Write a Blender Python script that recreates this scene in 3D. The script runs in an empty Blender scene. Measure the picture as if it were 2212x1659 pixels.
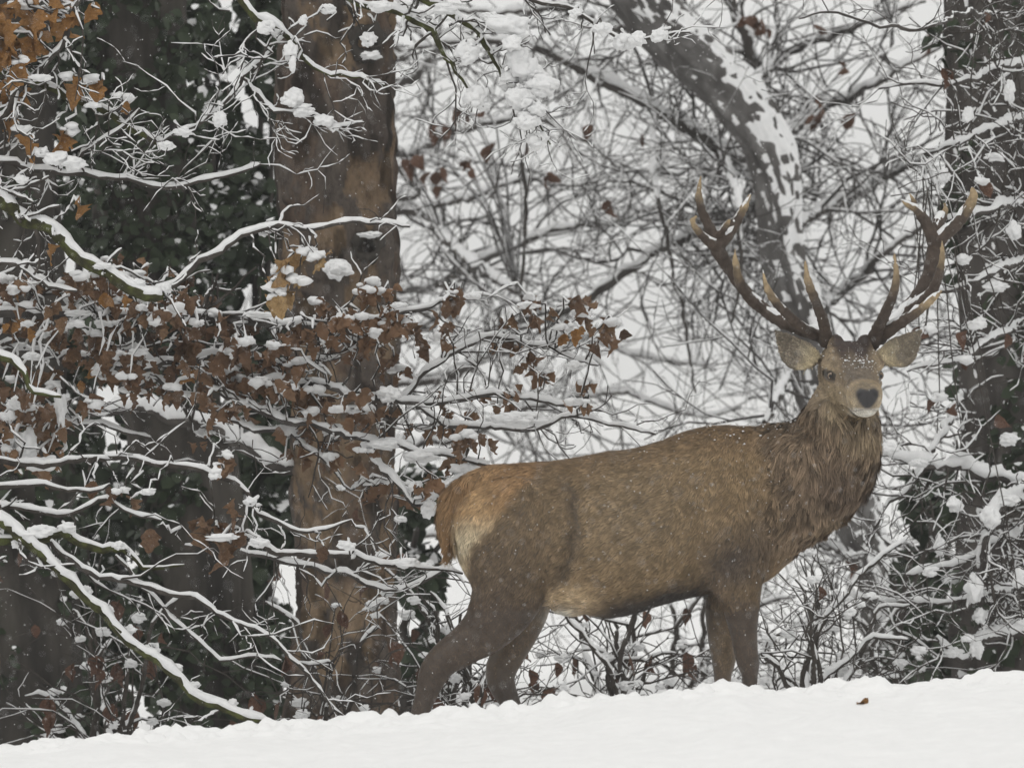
import bpy, math
import numpy as np
from mathutils import Matrix, Vector

# ------------------------------------------------------------------ scene set-up
sc = bpy.context.scene
COL = sc.collection
D = 30.0            # camera to stag, metres
W = 3.4306          # picture width in metres at the stag
S = 2212 / W        # traced pixels per metre at the stag
ZC = 1.258          # camera height above the snow under the front hooves

cam_d = bpy.data.cameras.new('camera')
cam = bpy.data.objects.new('camera', cam_d); COL.objects.link(cam)
cam.location = (0, -D, ZC); cam.rotation_euler = (math.pi / 2, 0, 0)
cam_d.sensor_width = 36; cam_d.lens = 36 * D / W
cam_d.clip_start = 0.5; cam_d.clip_end = 3000
cam_d.dof.use_dof = True; cam_d.dof.focus_distance = D + 0.25; cam_d.dof.aperture_fstop = 7.6
sc.camera = cam

SUN_EL, SUN_ROT = math.radians(48), math.radians(200)
world = bpy.data.worlds.new('World'); sc.world = world; world.use_nodes = True
nt = world.node_tree; nt.nodes.clear()
sky = nt.nodes.new('ShaderNodeTexSky'); sky.sky_type = 'NISHITA'; sky.sun_disc = False
sky.sun_elevation = SUN_EL; sky.sun_rotation = SUN_ROT; sky.dust_density = 5
hs = nt.nodes.new('ShaderNodeHueSaturation'); hs.inputs['Saturation'].default_value = 0.0
tc = nt.nodes.new('ShaderNodeTexCoord'); sep = nt.nodes.new('ShaderNodeSeparateXYZ')
mr = nt.nodes.new('ShaderNodeMapRange'); mr.inputs[1].default_value = 0.0; mr.inputs[2].default_value = 1.0
ramp = nt.nodes.new('ShaderNodeMixRGB')            # overcast: brighter overhead than at the horizon
ramp.inputs[1].default_value = (8.7, 8.68, 8.5, 1); ramp.inputs[2].default_value = (9.0, 8.97, 8.8, 1)
mix = nt.nodes.new('ShaderNodeMixRGB'); mix.inputs[0].default_value = 0.92
bg = nt.nodes.new('ShaderNodeBackground'); bg.inputs[1].default_value = 0.1
out = nt.nodes.new('ShaderNodeOutputWorld')
L = nt.links.new
L(tc.outputs['Generated'], sep.inputs[0]); L(sep.outputs[2], mr.inputs[0]); L(mr.outputs[0], ramp.inputs[0])
L(sky.outputs[0], hs.inputs['Color']); L(hs.outputs[0], mix.inputs[1]); L(ramp.outputs[0], mix.inputs[2])
L(mix.outputs[0], bg.inputs[0]); L(bg.outputs[0], out.inputs[0])

sun_d = bpy.data.lights.new('sun', 'SUN'); sun_d.energy = 0.5; sun_d.angle = math.radians(40); sun_d.color = (1, .97, .93)
sun = bpy.data.objects.new('sun', sun_d); COL.objects.link(sun)
sun.rotation_euler = (math.radians(42), 0, math.radians(-20))

sc.view_settings.view_transform = 'Standard'; sc.view_settings.look = 'None'
sc.view_settings.exposure = 0.0; sc.view_settings.gamma = 1.0; sc.view_settings.use_curve_mapping = False
sc.render.engine = 'CYCLES'
cy = sc.cycles
cy.max_bounces = 4; cy.diffuse_bounces = 2; cy.glossy_bounces = 2; cy.transmission_bounces = 2
cy.transparent_max_bounces = 4; cy.caustics_reflective = False; cy.caustics_refractive = False
cy.use_light_tree = False; cy.use_denoising = True; cy.use_adaptive_sampling = True; cy.adaptive_threshold = 0.015
cy.pixel_filter_type = 'BLACKMAN_HARRIS'

# ------------------------------------------------------------------ helpers
def P(qx, qy, y=0.0):
    k = (D + y) / D
    return np.array([(qx - 1106) / S * k, y, ZC + (829.5 - qy) / S * k])

def Q(pts):                       # world -> traced pixels
    p = np.asarray(pts); k = (D + p[..., 1]) / D
    return 1106 + p[..., 0] / k * S, 829.5 - (p[..., 2] - ZC) / k * S

def nrm(v):
    return v / np.maximum(np.linalg.norm(v, axis=-1, keepdims=True), 1e-9)

def hash3(i, j, k, seed):
    h = (i * 374761393 + j * 668265263 + k * 2147483647 + seed * 974634777) & 0x7fffffff
    h = ((h ^ (h >> 13)) * 1274126177) & 0x7fffffff
    return ((h ^ (h >> 16)) & 0xffff) / 65535.0

def noise(p, scale, seed=0):      # value noise, 0..1
    p = np.asarray(p, dtype=np.float64) / scale
    f = np.floor(p).astype(np.int64); w = p - f; w = w * w * (3 - 2 * w)
    r = 0
    for a in (0, 1):
        for b in (0, 1):
            for c in (0, 1):
                ww = (w[..., 0] if a else 1 - w[..., 0]) * (w[..., 1] if b else 1 - w[..., 1]) * (w[..., 2] if c else 1 - w[..., 2])
                r = r + ww * hash3(f[..., 0] + a, f[..., 1] + b, f[..., 2] + c, seed)
    return r

def sstep(a, b, x):
    t = np.clip((x - a) / (b - a), 0, 1); return t * t * (3 - 2 * t)

def make_mesh(name, verts, quads=None, tris=None, smooth=True, colors=None):
    verts = np.ascontiguousarray(verts, dtype=np.float32).reshape(-1, 3)
    loops, starts, tot = [], [], 0
    if quads is not None and len(quads):
        q = np.asarray(quads, dtype=np.int32).reshape(-1, 4); loops.append(q.ravel()); starts.append(np.arange(len(q)) * 4 + tot); tot += q.size
    if tris is not None and len(tris):
        t = np.asarray(tris, dtype=np.int32).reshape(-1, 3); loops.append(t.ravel()); starts.append(np.arange(len(t)) * 3 + tot); tot += t.size
    lp = np.concatenate(loops).astype(np.int32); st = np.concatenate(starts).astype(np.int32)
    me = bpy.data.meshes.new(name)
    me.vertices.add(len(verts)); me.vertices.foreach_set('co', verts.ravel())
    me.loops.add(len(lp)); me.loops.foreach_set('vertex_index', lp)
    me.polygons.add(len(st)); me.polygons.foreach_set('loop_start', st)
    me.update(calc_edges=True)
    me.polygons.foreach_set('use_smooth', np.full(len(st), smooth, dtype=bool))
    if colors is not None:
        at = me.color_attributes.new('coat', 'FLOAT_COLOR', 'POINT')
        c = np.ones((len(verts), 4), np.float32); c[:, :3] = colors; at.data.foreach_set('color', c.ravel())
    return me

def link(name, me, mat=None, parent=None, world_geo=True):
    o = bpy.data.objects.new(name, me); COL.objects.link(o)
    if mat is not None and me is not None and len(me.materials) == 0: me.materials.append(mat)
    if parent is not None:
        o.parent = parent
        if world_geo and parent.type == 'EMPTY': o.matrix_parent_inverse = Matrix.Translation(-Vector(parent.location))
    return o

def thing(name, label, cat, loc, group=None):
    o = bpy.data.objects.new(name, None); COL.objects.link(o); o.location = loc; o.empty_display_size = .1
    o['label'] = label; o['category'] = cat
    if group: o['group'] = group
    return o

class Geo:
    def __init__(s): s.v, s.q, s.t, s.n = [], [], [], 0
    def add(s, v, q=None, t=None):
        v = np.asarray(v).reshape(-1, 3); s.v.append(v)
        if q is not None: s.q.append(np.asarray(q).reshape(-1, 4) + s.n)
        if t is not None: s.t.append(np.asarray(t).reshape(-1, 3) + s.n)
        s.n += len(v)
    def build(s, name, mat, parent=None, kind=None):
        if not s.n: return None
        me = make_mesh(name, np.concatenate(s.v), np.concatenate(s.q) if s.q else None, np.concatenate(s.t) if s.t else None)
        o = link(name, me, mat, parent)
        if kind: o['kind'] = kind
        return o

def frames(p):                    # p (M,K,3)
    t = np.empty_like(p); t[:, 1:-1] = p[:, 2:] - p[:, :-2]; t[:, 0] = p[:, 1] - p[:, 0]; t[:, -1] = p[:, -1] - p[:, -2]
    t = nrm(t)
    up = np.array([0., 0., 1.]); alt = np.array([0., 1., 0.])
    m = np.abs(t[:, :, 2]).mean(1) > 0.85
    ref = np.where(m[:, None, None], alt, up) * np.ones_like(p)
    side = nrm(np.cross(t, ref)); u = np.cross(side, t)
    return t, side, u

def tubes(geo, p, r, n=5, ru=None, jit=0, rng=None):
    p = np.asarray(p, float); r = np.asarray(r, float)
    if p.ndim == 2: p = p[None]; r = r[None]; ru = None if ru is None else ru[None]
    M, K = p.shape[:2]
    if M == 0: return
    t, s, u = frames(p)
    a = np.arange(n) / n * 2 * np.pi
    ru = r if ru is None else ru
    jj = (1 + jit * (rng.random((M, K, n)) - .5))[..., None] if jit else 1.0
    v = p[:, :, None] + (s[:, :, None] * (np.cos(a)[None, None, :, None] * r[:, :, None, None]) + u[:, :, None] * (np.sin(a)[None, None, :, None] * ru[:, :, None, None])) * jj
    idx = np.arange(M * K * n).reshape(M, K, n)
    A = idx[:, :-1]; B = idx[:, 1:]
    q = np.stack([A, np.roll(A, -1, 2), np.roll(B, -1, 2), B], -1)
    geo.add(v, q)

def resample(p, r, K):            # linear along length, (M,k,3)->(M,K,3)
    M, k = p.shape[:2]
    x = np.linspace(0, k - 1, K); i = np.minimum(x.astype(int), k - 2); f = x - i
    return p[:, i] * (1 - f)[None, :, None] + p[:, i + 1] * f[None, :, None], r[:, i] * (1 - f) + r[:, i + 1] * f

def snow_on(geo, p, r, rng, base, fac, tmax, n=6, over=2, minh=0.3, keep=1.0, gap=.2):
    p = np.asarray(p, float); r = np.asarray(r, float)
    if p.ndim == 2: p = p[None]; r = r[None]
    if len(p) == 0: return
    if keep < 1:
        k = rng.random(len(p)) < keep; p = p[k]; r = r[k]
        if len(p) == 0: return
    if over > 1: p, r = resample(p, r, (p.shape[1] - 1) * over + 1)
    t, s, u = frames(p)
    h = np.sqrt(np.clip(1 - t[:, :, 2] ** 2, 0, 1))
    ok = h.mean(1) > minh
    p, r, t, h = p[ok], r[ok], t[ok], h[ok]
    if len(p) == 0: return
    M, K = r.shape
    lum = rng.random((M, K)); lum = (lum + np.roll(lum, 1, 1)) / 2
    big = rng.random((M, 1)) * .6 + .7
    th = np.minimum(base + fac * r, tmax) * (0.45 + 1.1 * lum) * big * sstep(.15, .8, h)
    th = th * np.where(rng.random((M, K)) < gap, .08, 1)
    th[:, 0] *= .3; th[:, -1] *= .25
    c = p + np.array([0, 0, 1.]) * (r * .55 + th * .38)[:, :, None]
    tubes(geo, c, r * .6 + th * .42, n, r * .3 + th * .55, .65, rng)

def ico(sub=1):
    g = (1 + 5 ** .5) / 2
    v = np.array([(-1, g, 0), (1, g, 0), (-1, -g, 0), (1, -g, 0), (0, -1, g), (0, 1, g), (0, -1, -g), (0, 1, -g), (g, 0, -1), (g, 0, 1), (-g, 0, -1), (-g, 0, 1)], float)
    f = [(0, 11, 5), (0, 5, 1), (0, 1, 7), (0, 7, 10), (0, 10, 11), (1, 5, 9), (5, 11, 4), (11, 10, 2), (10, 7, 6), (7, 1, 8), (3, 9, 4), (3, 4, 2), (3, 2, 6), (3, 6, 8), (3, 8, 9), (4, 9, 5), (2, 4, 11), (6, 2, 10), (8, 6, 7), (9, 8, 1)]
    v = list(nrm(v))
    for _ in range(sub):
        c = {}; nf = []
        def mid(a, b):
            k = (min(a, b), max(a, b))
            if k not in c: v.append(nrm((v[a] + v[b]) / 2)); c[k] = len(v) - 1
            return c[k]
        for a, b, d in f:
            x, y_, z = mid(a, b), mid(b, d), mid(d, a); nf += [(a, x, z), (b, y_, x), (d, z, y_), (x, y_, z)]
        f = nf
    return np.array(v), np.array(f)
ICO1, ICO2, ICO3 = ico(1), ico(2), ico(3)

def blob(geo, c, rx, ry, rz, rng, rough=.25, tpl=None):
    v, f = tpl or ICO2
    d = 1 + rough * (noise(v * 1.0 + rng.random(3) * 50, .6, 3) - .5) * 2.4 + rough * .8 * (noise(v + rng.random(3) * 50, .3, 5) - .5) * 2
    geo.add(np.asarray(c) + v * d[:, None] * np.array([rx, ry, rz]), t=f)

def lump(geo, c, rx, ry, rz, rng, n=4):     # a heap of snow: a ragged core with a few knobs grown into it
    blob(geo, c, rx * .88, ry * .85, rz * .8, rng, .36, ICO3)
    for _ in range(min(n, 5)):
        d = nrm(rng.normal(size=3)) * rng.uniform(.45, .7); f = rng.uniform(.35, .6)
        blob(geo, np.asarray(c) + d * np.array([rx, ry, rz]), rx * f, ry * f, rz * f, rng, .36, ICO2)

def spline(pts, rad, step=.03):   # Catmull-Rom through traced points
    p = np.asarray(pts, float); r = np.asarray(rad, float)
    pp = np.vstack([2 * p[0] - p[1], p, 2 * p[-1] - p[-2]]); o, ro = [], []
    for i in range(len(p) - 1):
        n = max(2, int(np.linalg.norm(p[i + 1] - p[i]) / step)); t = (np.arange(n) / n)[:, None]
        a, b, c, d = pp[i], pp[i + 1], pp[i + 2], pp[i + 3]
        o.append(.5 * (2 * b + (c - a) * t + (2 * a - 5 * b + 4 * c - d) * t ** 2 + (3 * b - a - 3 * c + d) * t ** 3))
        ro.append(r[i] * (1 - t[:, 0]) + r[i + 1] * t[:, 0])
    o.append(p[-1:]); ro.append(r[-1:])
    return np.concatenate(o), np.concatenate(ro)

def sprout(pos, tan, rad, rng, length, ang=(.5, 1.1), K=6, wig=.25, trop=(0, 0, 0), tip=.3, flat=1.0, bud=False):
    """twigs growing out of given points; returns (M,K,3),(M,K)"""
    M = len(pos)
    rnd = rng.normal(size=(M, 3)); rnd[:, 1] *= flat
    perp = nrm(rnd - tan * (rnd * tan).sum(-1, keepdims=True))
    a = rng.uniform(*ang, M)[:, None]
    d = nrm(tan * np.cos(a) + perp * np.sin(a))
    length = np.broadcast_to(np.asarray(length, float), (M,)); st = (length / (K - 1))[:, None]
    p = np.empty((M, K, 3)); p[:, 0] = pos; tr = np.asarray(trop, float)
    for k in range(1, K):
        w = rng.normal(size=(M, 3)) * wig; w[:, 1] *= flat
        d = nrm(d + w + tr); p[:, k] = p[:, k - 1] + d * st * rng.uniform(.75, 1.25, (M, 1))
    prof = np.linspace(1, tip, K)
    if bud and K >= 5: prof[-2] = prof[-3] * .95; prof[-1] = prof[-3] * 1.35
    return p, np.asarray(rad)[:, None] * prof[None]

def pick_poly(p, r, rng, spacing, lo=.1):       # points on one long limb
    seg = np.linalg.norm(np.diff(p, axis=0), axis=1); s = np.concatenate([[0], np.cumsum(seg)]); T = s[-1]
    n = max(1, int(T * (1 - lo) / spacing)); x = rng.uniform(lo * T, T, n)
    i = np.clip(np.searchsorted(s, x) - 1, 0, len(p) - 2); f = ((x - s[i]) / np.maximum(seg[i], 1e-9))[:, None]
    return p[i] * (1 - f) + p[i + 1] * f, nrm(p[i + 1] - p[i]), r[i]

def pick_batch(p, r, rng, n, lo=.2):
    M, K = r.shape; m = np.repeat(np.arange(M), n); x = rng.uniform(lo * (K - 1), K - 1.001, len(m)); i = x.astype(int); f = (x - i)[:, None]
    return p[m, i] * (1 - f) + p[m, i + 1] * f, nrm(p[m, i + 1] - p[m, i]), r[m, i]

# ------------------------------------------------------------------ materials
def mat(name, rough=.8, spec=.2):
    m = bpy.data.materials.new(name); m.use_nodes = True
    b = m.node_tree.nodes['Principled BSDF']; b.inputs['Roughness'].default_value = rough; b.inputs['Specular IOR Level'].default_value = spec
    return m, m.node_tree, b

def noise_ramp(nt, coord, scale, stops, detail=6, rough=.6, mapping=None):
    tcn = nt.nodes.new('ShaderNodeTexCoord'); n = nt.nodes.new('ShaderNodeTexNoise'); r = nt.nodes.new('ShaderNodeValToRGB')
    n.inputs['Scale'].default_value = scale; n.inputs['Detail'].default_value = detail; n.inputs['Roughness'].default_value = rough
    src = tcn.outputs[coord]
    if mapping:
        mp = nt.nodes.new('ShaderNodeMapping'); mp.inputs['Scale'].default_value = mapping; nt.links.new(src, mp.inputs[0]); src = mp.outputs[0]
    nt.links.new(src, n.inputs['Vector']); nt.links.new(n.outputs[0], r.inputs[0])
    e = r.color_ramp.elements
    while len(e) > 1: e.remove(e[-1])
    e[0].position, e[0].color = stops[0][0], (*stops[0][1], 1)
    for ps, c in stops[1:]:
        x = e.new(ps); x.color = (*c, 1)
    return r.outputs[0], n.outputs[0]

def add_bump(nt, b, height, strength, dist):
    bp = nt.nodes.new('ShaderNodeBump'); bp.inputs['Strength'].default_value = strength; bp.inputs['Distance'].default_value = dist
    nt.links.new(height, bp.inputs['Height']); nt.links.new(bp.outputs[0], b.inputs['Normal'])

def simple(name, scale, stops, rough=.85, spec=.15, bump=0, dist=.01, mapping=None, coord='Object'):
    m, n, b = mat(name, rough, spec); c, h = noise_ramp(n, coord, scale, stops, mapping=mapping); n.links.new(c, b.inputs['Base Color'])
    if bump: add_bump(n, b, h, bump, dist)
    return m

M_SNOW = simple('snow', 40, [(.3, (.72, .725, .73)), (.7, (.82, .82, .82))], .7, .1, .35, .006)
M_GROUND = simple('ground_snow', 14, [(.3, (.85, .85, .847)), (.7, (.91, .91, .906))], .7, .08, .7, .016)
M_TWIG = simple('twig_bark', 30, [(.3, (.035, .031, .028)), (.7, (.085, .075, .066))], .9, .1)
M_FARTWIG = simple('far_twig_bark', 12, [(.3, (.045, .042, .041)), (.7, (.11, .103, .098))], .9, .1)
M_MOSS = simple('mossy_bark', 28, [(.25, (.02, .02, .015)), (.5, (.05, .05, .025)), (.62, (.085, .095, .035)), (.8, (.05, .045, .035))], .95, .05, .6, .006)
M_IVYBARK = simple('ivy_bark', 8, [(.3, (.03, .028, .026)), (.6, (.075, .068, .06)), (.8, (.045, .047, .034))], .95, .05, .6, .01, (1, 1, .25))
M_GREYBARK = simple('grey_bark', 11, [(.3, (.06, .056, .054)), (.55, (.13, .124, .12)), (.72, (.22, .215, .21))], .95, .05, .7, .012, (1, 1, .5))
M_DARKBARK = simple('dark_bark', 9, [(.3, (.04, .036, .034)), (.7, (.11, .1, .092))], .95, .05, .6, .01, (1, 1, .3))

def oak_bark():
    m, n, b = mat('dead_oak_wood', .9, .08)
    va = n.nodes.new('ShaderNodeVertexColor'); va.layer_name = 'coat'; c1 = va.outputs[0]
    c2, h2 = noise_ramp(n, 'Object', 2.6, [(.36, (.62, .6, .6)), (.6, (1, 1, 1))], 4, .55, (1, 1, .4))
    c3, h3 = noise_ramp(n, 'Object', 24, [(.34, (.38, .36, .35)), (.46, (.85, .85, .85)), (.66, (1.3, 1.27, 1.24))], 8, .78, (1, 1, .62))
    mx = n.nodes.new('ShaderNodeMixRGB'); mx.blend_type = 'MULTIPLY'; mx.inputs[0].default_value = 1
    my = n.nodes.new('ShaderNodeMixRGB'); my.blend_type = 'MULTIPLY'; my.inputs[0].default_value = .9
    n.links.new(c1, mx.inputs[1]); n.links.new(c2, mx.inputs[2]); n.links.new(mx.outputs[0], my.inputs[1]); n.links.new(c3, my.inputs[2])
    n.links.new(my.outputs[0], b.inputs['Base Color']); add_bump(n, b, h3, .9, .02)
    return m
M_OAK = oak_bark()

def leaf_mat(name, cols):
    m, n, b = mat(name, .7, .2)
    oi = n.nodes.new('ShaderNodeObjectInfo'); r = n.nodes.new('ShaderNodeValToRGB'); e = r.color_ramp.elements
    e[0].color = (*cols[0], 1); e[1].color = (*cols[-1], 1)
    for i, c in enumerate(cols[1:-1]): x = e.new((i + 1) / (len(cols) - 1)); x.color = (*c, 1)
    n.links.new(oi.outputs['Random'], r.inputs[0])
    c2, h = noise_ramp(n, 'Object', 9, [(.3, (.6, .58, .55)), (.7, (1.1, 1.08, 1.05))])
    fr, _ = noise_ramp(n, 'Object', 30, [(.62, (0, 0, 0)), (.72, (.55, .55, .55))])     # frost specks
    mx = n.nodes.new('ShaderNodeMixRGB'); mx.blend_type = 'MULTIPLY'; mx.inputs[0].default_value = 1
    n.links.new(r.outputs[0], mx.inputs[1]); n.links.new(c2, mx.inputs[2])
    m2 = n.nodes.new('ShaderNodeMixRGB'); m2.inputs[2].default_value = (.75, .75, .76, 1); n.links.new(fr, m2.inputs[0]); n.links.new(mx.outputs[0], m2.inputs[1])
    n.links.new(m2.outputs[0], b.inputs['Base Color']); add_bump(n, b, h, .5, .05)
    return m
M_LEAF = leaf_mat('oak_leaf_brown', [(.12, .073, .048), (.19, .114, .07), (.215, .128, .076), (.265, .165, .098), (.155, .095, .062)])
M_LEAFY = leaf_mat('oak_leaf_tan', [(.3, .155, .055), (.4, .21, .072), (.36, .2, .085)])
M_LEAFP = leaf_mat('oak_leaf_pale', [(.42, .28, .13), (.34, .21, .1), (.45, .32, .16)])
M_BEECH = leaf_mat('beech_leaf', [(.11, .062, .045), (.155, .085, .058), (.13, .075, .055)])
M_IVY = simple('ivy_leaf', 14, [(.3, (.014, .02, .012)), (.55, (.03, .044, .022)), (.75, (.05, .068, .034))], .6, .25)
M_BUSH = simple('bush_leaf', 10, [(.3, (.012, .018, .011)), (.6, (.03, .045, .022)), (.8, (.05, .065, .03))], .6, .25)
M_FLAKE = simple('flake', 5, [(.3, (.9, .9, .9)), (.7, (.92, .92, .92))], .6, .1)

# ------------------------------------------------------------------ ground
CRX = np.array([-4000, -300, 0, 90, 200, 330, 480, 580, 700, 880, 1000, 1120, 1300, 1450, 1530, 1580, 1640, 1780, 1900, 1960, 2080, 2130, 2212, 2500, 6000], float)
CRY = np.array([1640, 1625, 1612, 1603, 1590, 1577, 1565, 1557, 1549, 1537, 1529, 1520, 1506, 1496, 1488, 1484, 1487, 1480, 1478, 1468, 1462, 1458, 1450, 1435, 1425], float)
YC = -2.0
def ground_z(x, y):
    kx = (D + YC) / D
    zc = ZC + (829.5 - np.interp(1106 + x / kx * S, CRX, CRY)) / S * kx
    zg = .08 * np.tanh((x - .75) / 3) * 3 - .015
    front = zc - .014 * (YC - y) - .01 * np.maximum(0, YC - y - 1) ** .8 + .012 * np.sin((YC - y) * 2.1 + x * .7) * sstep(0, 1, YC - y)
    front = np.where(y < -12, np.maximum(front, -1.2), front)
    back = zg + (zc - zg) * (1 - sstep(YC, YC + 1.3, y)) - .015 * np.clip(y - 3, 0, 60)
    return np.where(y < YC, front, back)
def ground_full(x, y):
    z = ground_z(x, y)
    p = np.stack([x, y, np.zeros_like(x)], -1); near = np.exp(-np.maximum(0, np.abs(x) - 2.3)) * np.exp(-np.maximum(0, np.abs(y + 2) - 4) * .5)
    n1 = (noise(p, .22, 1) - .5) * .028 + (noise(p, .085, 2) - .5) * .026 + np.maximum(0, noise(p, .055, 3) - .45) * .06 + np.maximum(0, noise(p, .03, 4) - .45) * .03
    zone = .2 + .8 * np.exp(-((y - YC) / .55) ** 2)
    pit = (noise(p * np.array([1, .35, 1]), .16, 9) - .5) * .03 + (noise(p * np.array([1, .6, 1]), .06, 10) - .5) * .01
    pit = pit + (noise(p * np.array([1, .5, 1]), .5, 12) - .5) * .05
    return z - .02 * near * np.exp(-((y - YC) / .8) ** 2) + n1 * near * zone + pit * near * sstep(.0, .35, YC - y + .05)
gx = np.concatenate([-np.geomspace(900, 2.4, 40), np.arange(-2.3, 2.3, .0125), np.geomspace(2.4, 900, 40)])
gy = np.concatenate([-np.geomspace(300, 6.2, 24), np.arange(-6, -2.8, .045), np.arange(-2.8, -1.5, .0135), np.arange(-1.5, 1.4, .05), np.geomspace(1.5, 1500, 60)])
XX, YY = np.meshgrid(gx, gy); ZZ = ground_full(XX, YY)
idx = np.arange(XX.size).reshape(XX.shape)
gq = np.stack([idx[:-1, :-1], idx[:-1, 1:], idx[1:, 1:], idx[1:, :-1]], -1).reshape(-1, 4)
g = link('snow_ground', make_mesh('snow_ground', np.stack([XX, YY, ZZ], -1), gq), M_GROUND); g['kind'] = 'structure'
def gz(x, y): return float(ground_full(np.array([x]), np.array([y]))[0])

# ------------------------------------------------------------------ the stag
rg = np.random.default_rng(5); ICO0 = ico(0)
def PS(px, py, y=0.0): return P(px * .71011, py * .71011, y)
def yb(px): return .18 * ((px - 1557.5) / 908 - .43)

def loft(geo, secs, n=28, egg=0.0, sq=1.0):
    """secs: (centre, axis_a, ra, axis_b, rb): closed tube through elliptical sections"""
    a = np.arange(n) / n * 2 * np.pi; v = []
    for c, A, ra, B, rb in secs:
        ca, sa = np.cos(a), np.sin(a); ca, sa = np.sign(ca) * np.abs(ca) ** sq, np.sign(sa) * np.abs(sa) ** sq
        v.append(np.asarray(c) + np.outer(ca * ra, A) + np.outer(sa * rb * (1 - egg * ca), B))
    K = len(secs); v = np.concatenate(v); idx = np.arange(K * n).reshape(K, n)
    A_, B_ = idx[:-1], idx[1:]
    q = np.stack([A_, np.roll(A_, -1, 1), np.roll(B_, -1, 1), B_], -1).reshape(-1, 4)
    c0, c1 = len(v), len(v) + 1; v = np.vstack([v, [secs[0][0]], [secs[-1][0]]])
    t = [(c0, idx[0, (i + 1) % n], idx[0, i]) for i in range(n)] + [(c1, idx[-1, i], idx[-1, (i + 1) % n]) for i in range(n)]
    geo.add(v, q, t)

def smooth_secs(rows, step=.02):
    """rows of (x,y,z,ra,rb) -> densely interpolated"""
    r = np.asarray(rows, float); p, _ = spline(r[:, :3], r[:, 3], step)
    _, ra = spline(r[:, :3], r[:, 3], step); _, rb = spline(r[:, :3], r[:, 4], step)
    return p, ra, rb

def limb(geo, rows, step=.02):    # rows (px,py,y,half_px,lat)
    R = [(*PS(a, b, c), d / 908, e) for a, b, c, d, e in rows]
    p, ra, rb = smooth_secs(R, step)
    t = nrm(np.gradient(p, axis=0)); Y = np.array([0, 1., 0])
    secs = []
    for i in range(len(p)):
        A = nrm(np.cross(Y, t[i])); B = np.cross(t[i], A); secs.append((p[i], A, ra[i], B, rb[i]))
    loft(geo, secs, 24)

def remesh(geo, voxel, smooth=4, fac=.5):
    me = make_mesh('tmp', np.concatenate(geo.v), np.concatenate(geo.q) if geo.q else None, np.concatenate(geo.t) if geo.t else None)
    o = bpy.data.objects.new('tmp', me); COL.objects.link(o)
    m = o.modifiers.new('r', 'REMESH'); m.mode = 'VOXEL'; m.voxel_size = voxel
    if smooth:
        m = o.modifiers.new('s', 'SMOOTH'); m.iterations = smooth; m.factor = fac
    dg = bpy.context.evaluated_depsgraph_get(); ev = o.evaluated_get(dg); em = ev.to_mesh()
    v = np.empty(len(em.vertices) * 3, np.float32); em.vertices.foreach_get('co', v); v = v.reshape(-1, 3).astype(float)
    nl = np.empty(len(em.loops), np.int32); em.loops.foreach_get('vertex_index', nl)
    tot = np.empty(len(em.polygons), np.int32); em.polygons.foreach_get('loop_total', tot)
    st = np.empty(len(em.polygons), np.int32); em.polygons.foreach_get('loop_start', st)
    q = nl[(st[tot == 4][:, None] + np.arange(4))]; t = nl[(st[tot == 3][:, None] + np.arange(3))]
    ev.to_mesh_clear(); bpy.data.objects.remove(o); bpy.data.meshes.remove(me)
    return v, q, t

def vnormals(v, q, t):
    n = np.zeros_like(v)
    T = np.concatenate([q[:, [0, 1, 2]], q[:, [0, 2, 3]], t]) if len(t) else np.concatenate([q[:, [0, 1, 2]], q[:, [0, 2, 3]]])
    fn = np.cross(v[T[:, 1]] - v[T[:, 0]], v[T[:, 2]] - v[T[:, 0]])
    for k in range(3):
        for c in range(3): n[:, c] += np.bincount(T[:, k], fn[:, c], len(v))
    return nrm(n), T, np.linalg.norm(fn, axis=1) / 2

stag = thing('red_deer', 'red deer stag with large antlers standing broadside in snow, head turned to viewer', 'deer', (0.43, 0, -.05))
G = Geo()
# torso
IN = 7
tor = [(1378, 1560, 1650, .07), (1396, 1505, 1712, .13), (1440, 1452, 1790, .175), (1510, 1414, 1835, .2), (1590, 1402, 1850, .21), (1680, 1397, 1848, .21), (1760, 1384, 1868, .215),
       (1850, 1366, 1886, .23), (1930, 1357, 1872, .24), (2010, 1334, 1847, .245), (2080, 1307, 1829, .24), (2150, 1289, 1816, .23), (2220, 1286, 1806, .215), (2290, 1291, 1795, .195), (2350, 1297, 1764, .17), (2405, 1320, 1712, .14), (2450, 1390, 1655, .09)]
R = []
for x, a, b, w in tor:
    R.append((*PS(x, (a + b) / 2, yb(x)), (b - a - 2 * IN) / 2 / 908, w - .006))
p, ra, rb = smooth_secs(R, .03)
loft(G, [(p[i], np.array([0, 0, 1.]), ra[i], np.array([0, 1., 0]), rb[i]) for i in range(len(p))], 36, .14)
# neck
nk = [((2215, 1296), (2360, 1735), .06, .17), ((2310, 1287), (2475, 1650), .075, .165), ((2388, 1272), (2590, 1560), .05, .155), ((2428, 1262), (2655, 1460), .02, .14), ((2458, 1210), (2675, 1345), -.02, .12), ((2485, 1165), (2672, 1245), -.03, .1), ((2505, 1125), (2670, 1160), -.03, .08)]
rows = []
A0, B0 = [], []
for (ax, ay), (bx, by), y, w in nk:
    a, b = PS(ax, ay, y), PS(bx, by, y); rows.append((*((a + b) / 2), np.linalg.norm(a - b) / 2 - .012, w)); A0.append(nrm(b - a))
p, ra, rb = smooth_secs(rows, .02)
ii = np.linspace(0, len(A0) - 1, len(p)); A0 = np.array(A0); AA = nrm(np.stack([np.interp(ii, np.arange(len(A0)), A0[:, c]) for c in range(3)], -1))
loft(G, [(p[i], AA[i], ra[i], np.array([0, 1., 0]), rb[i]) for i in range(len(p))], 32)
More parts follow.
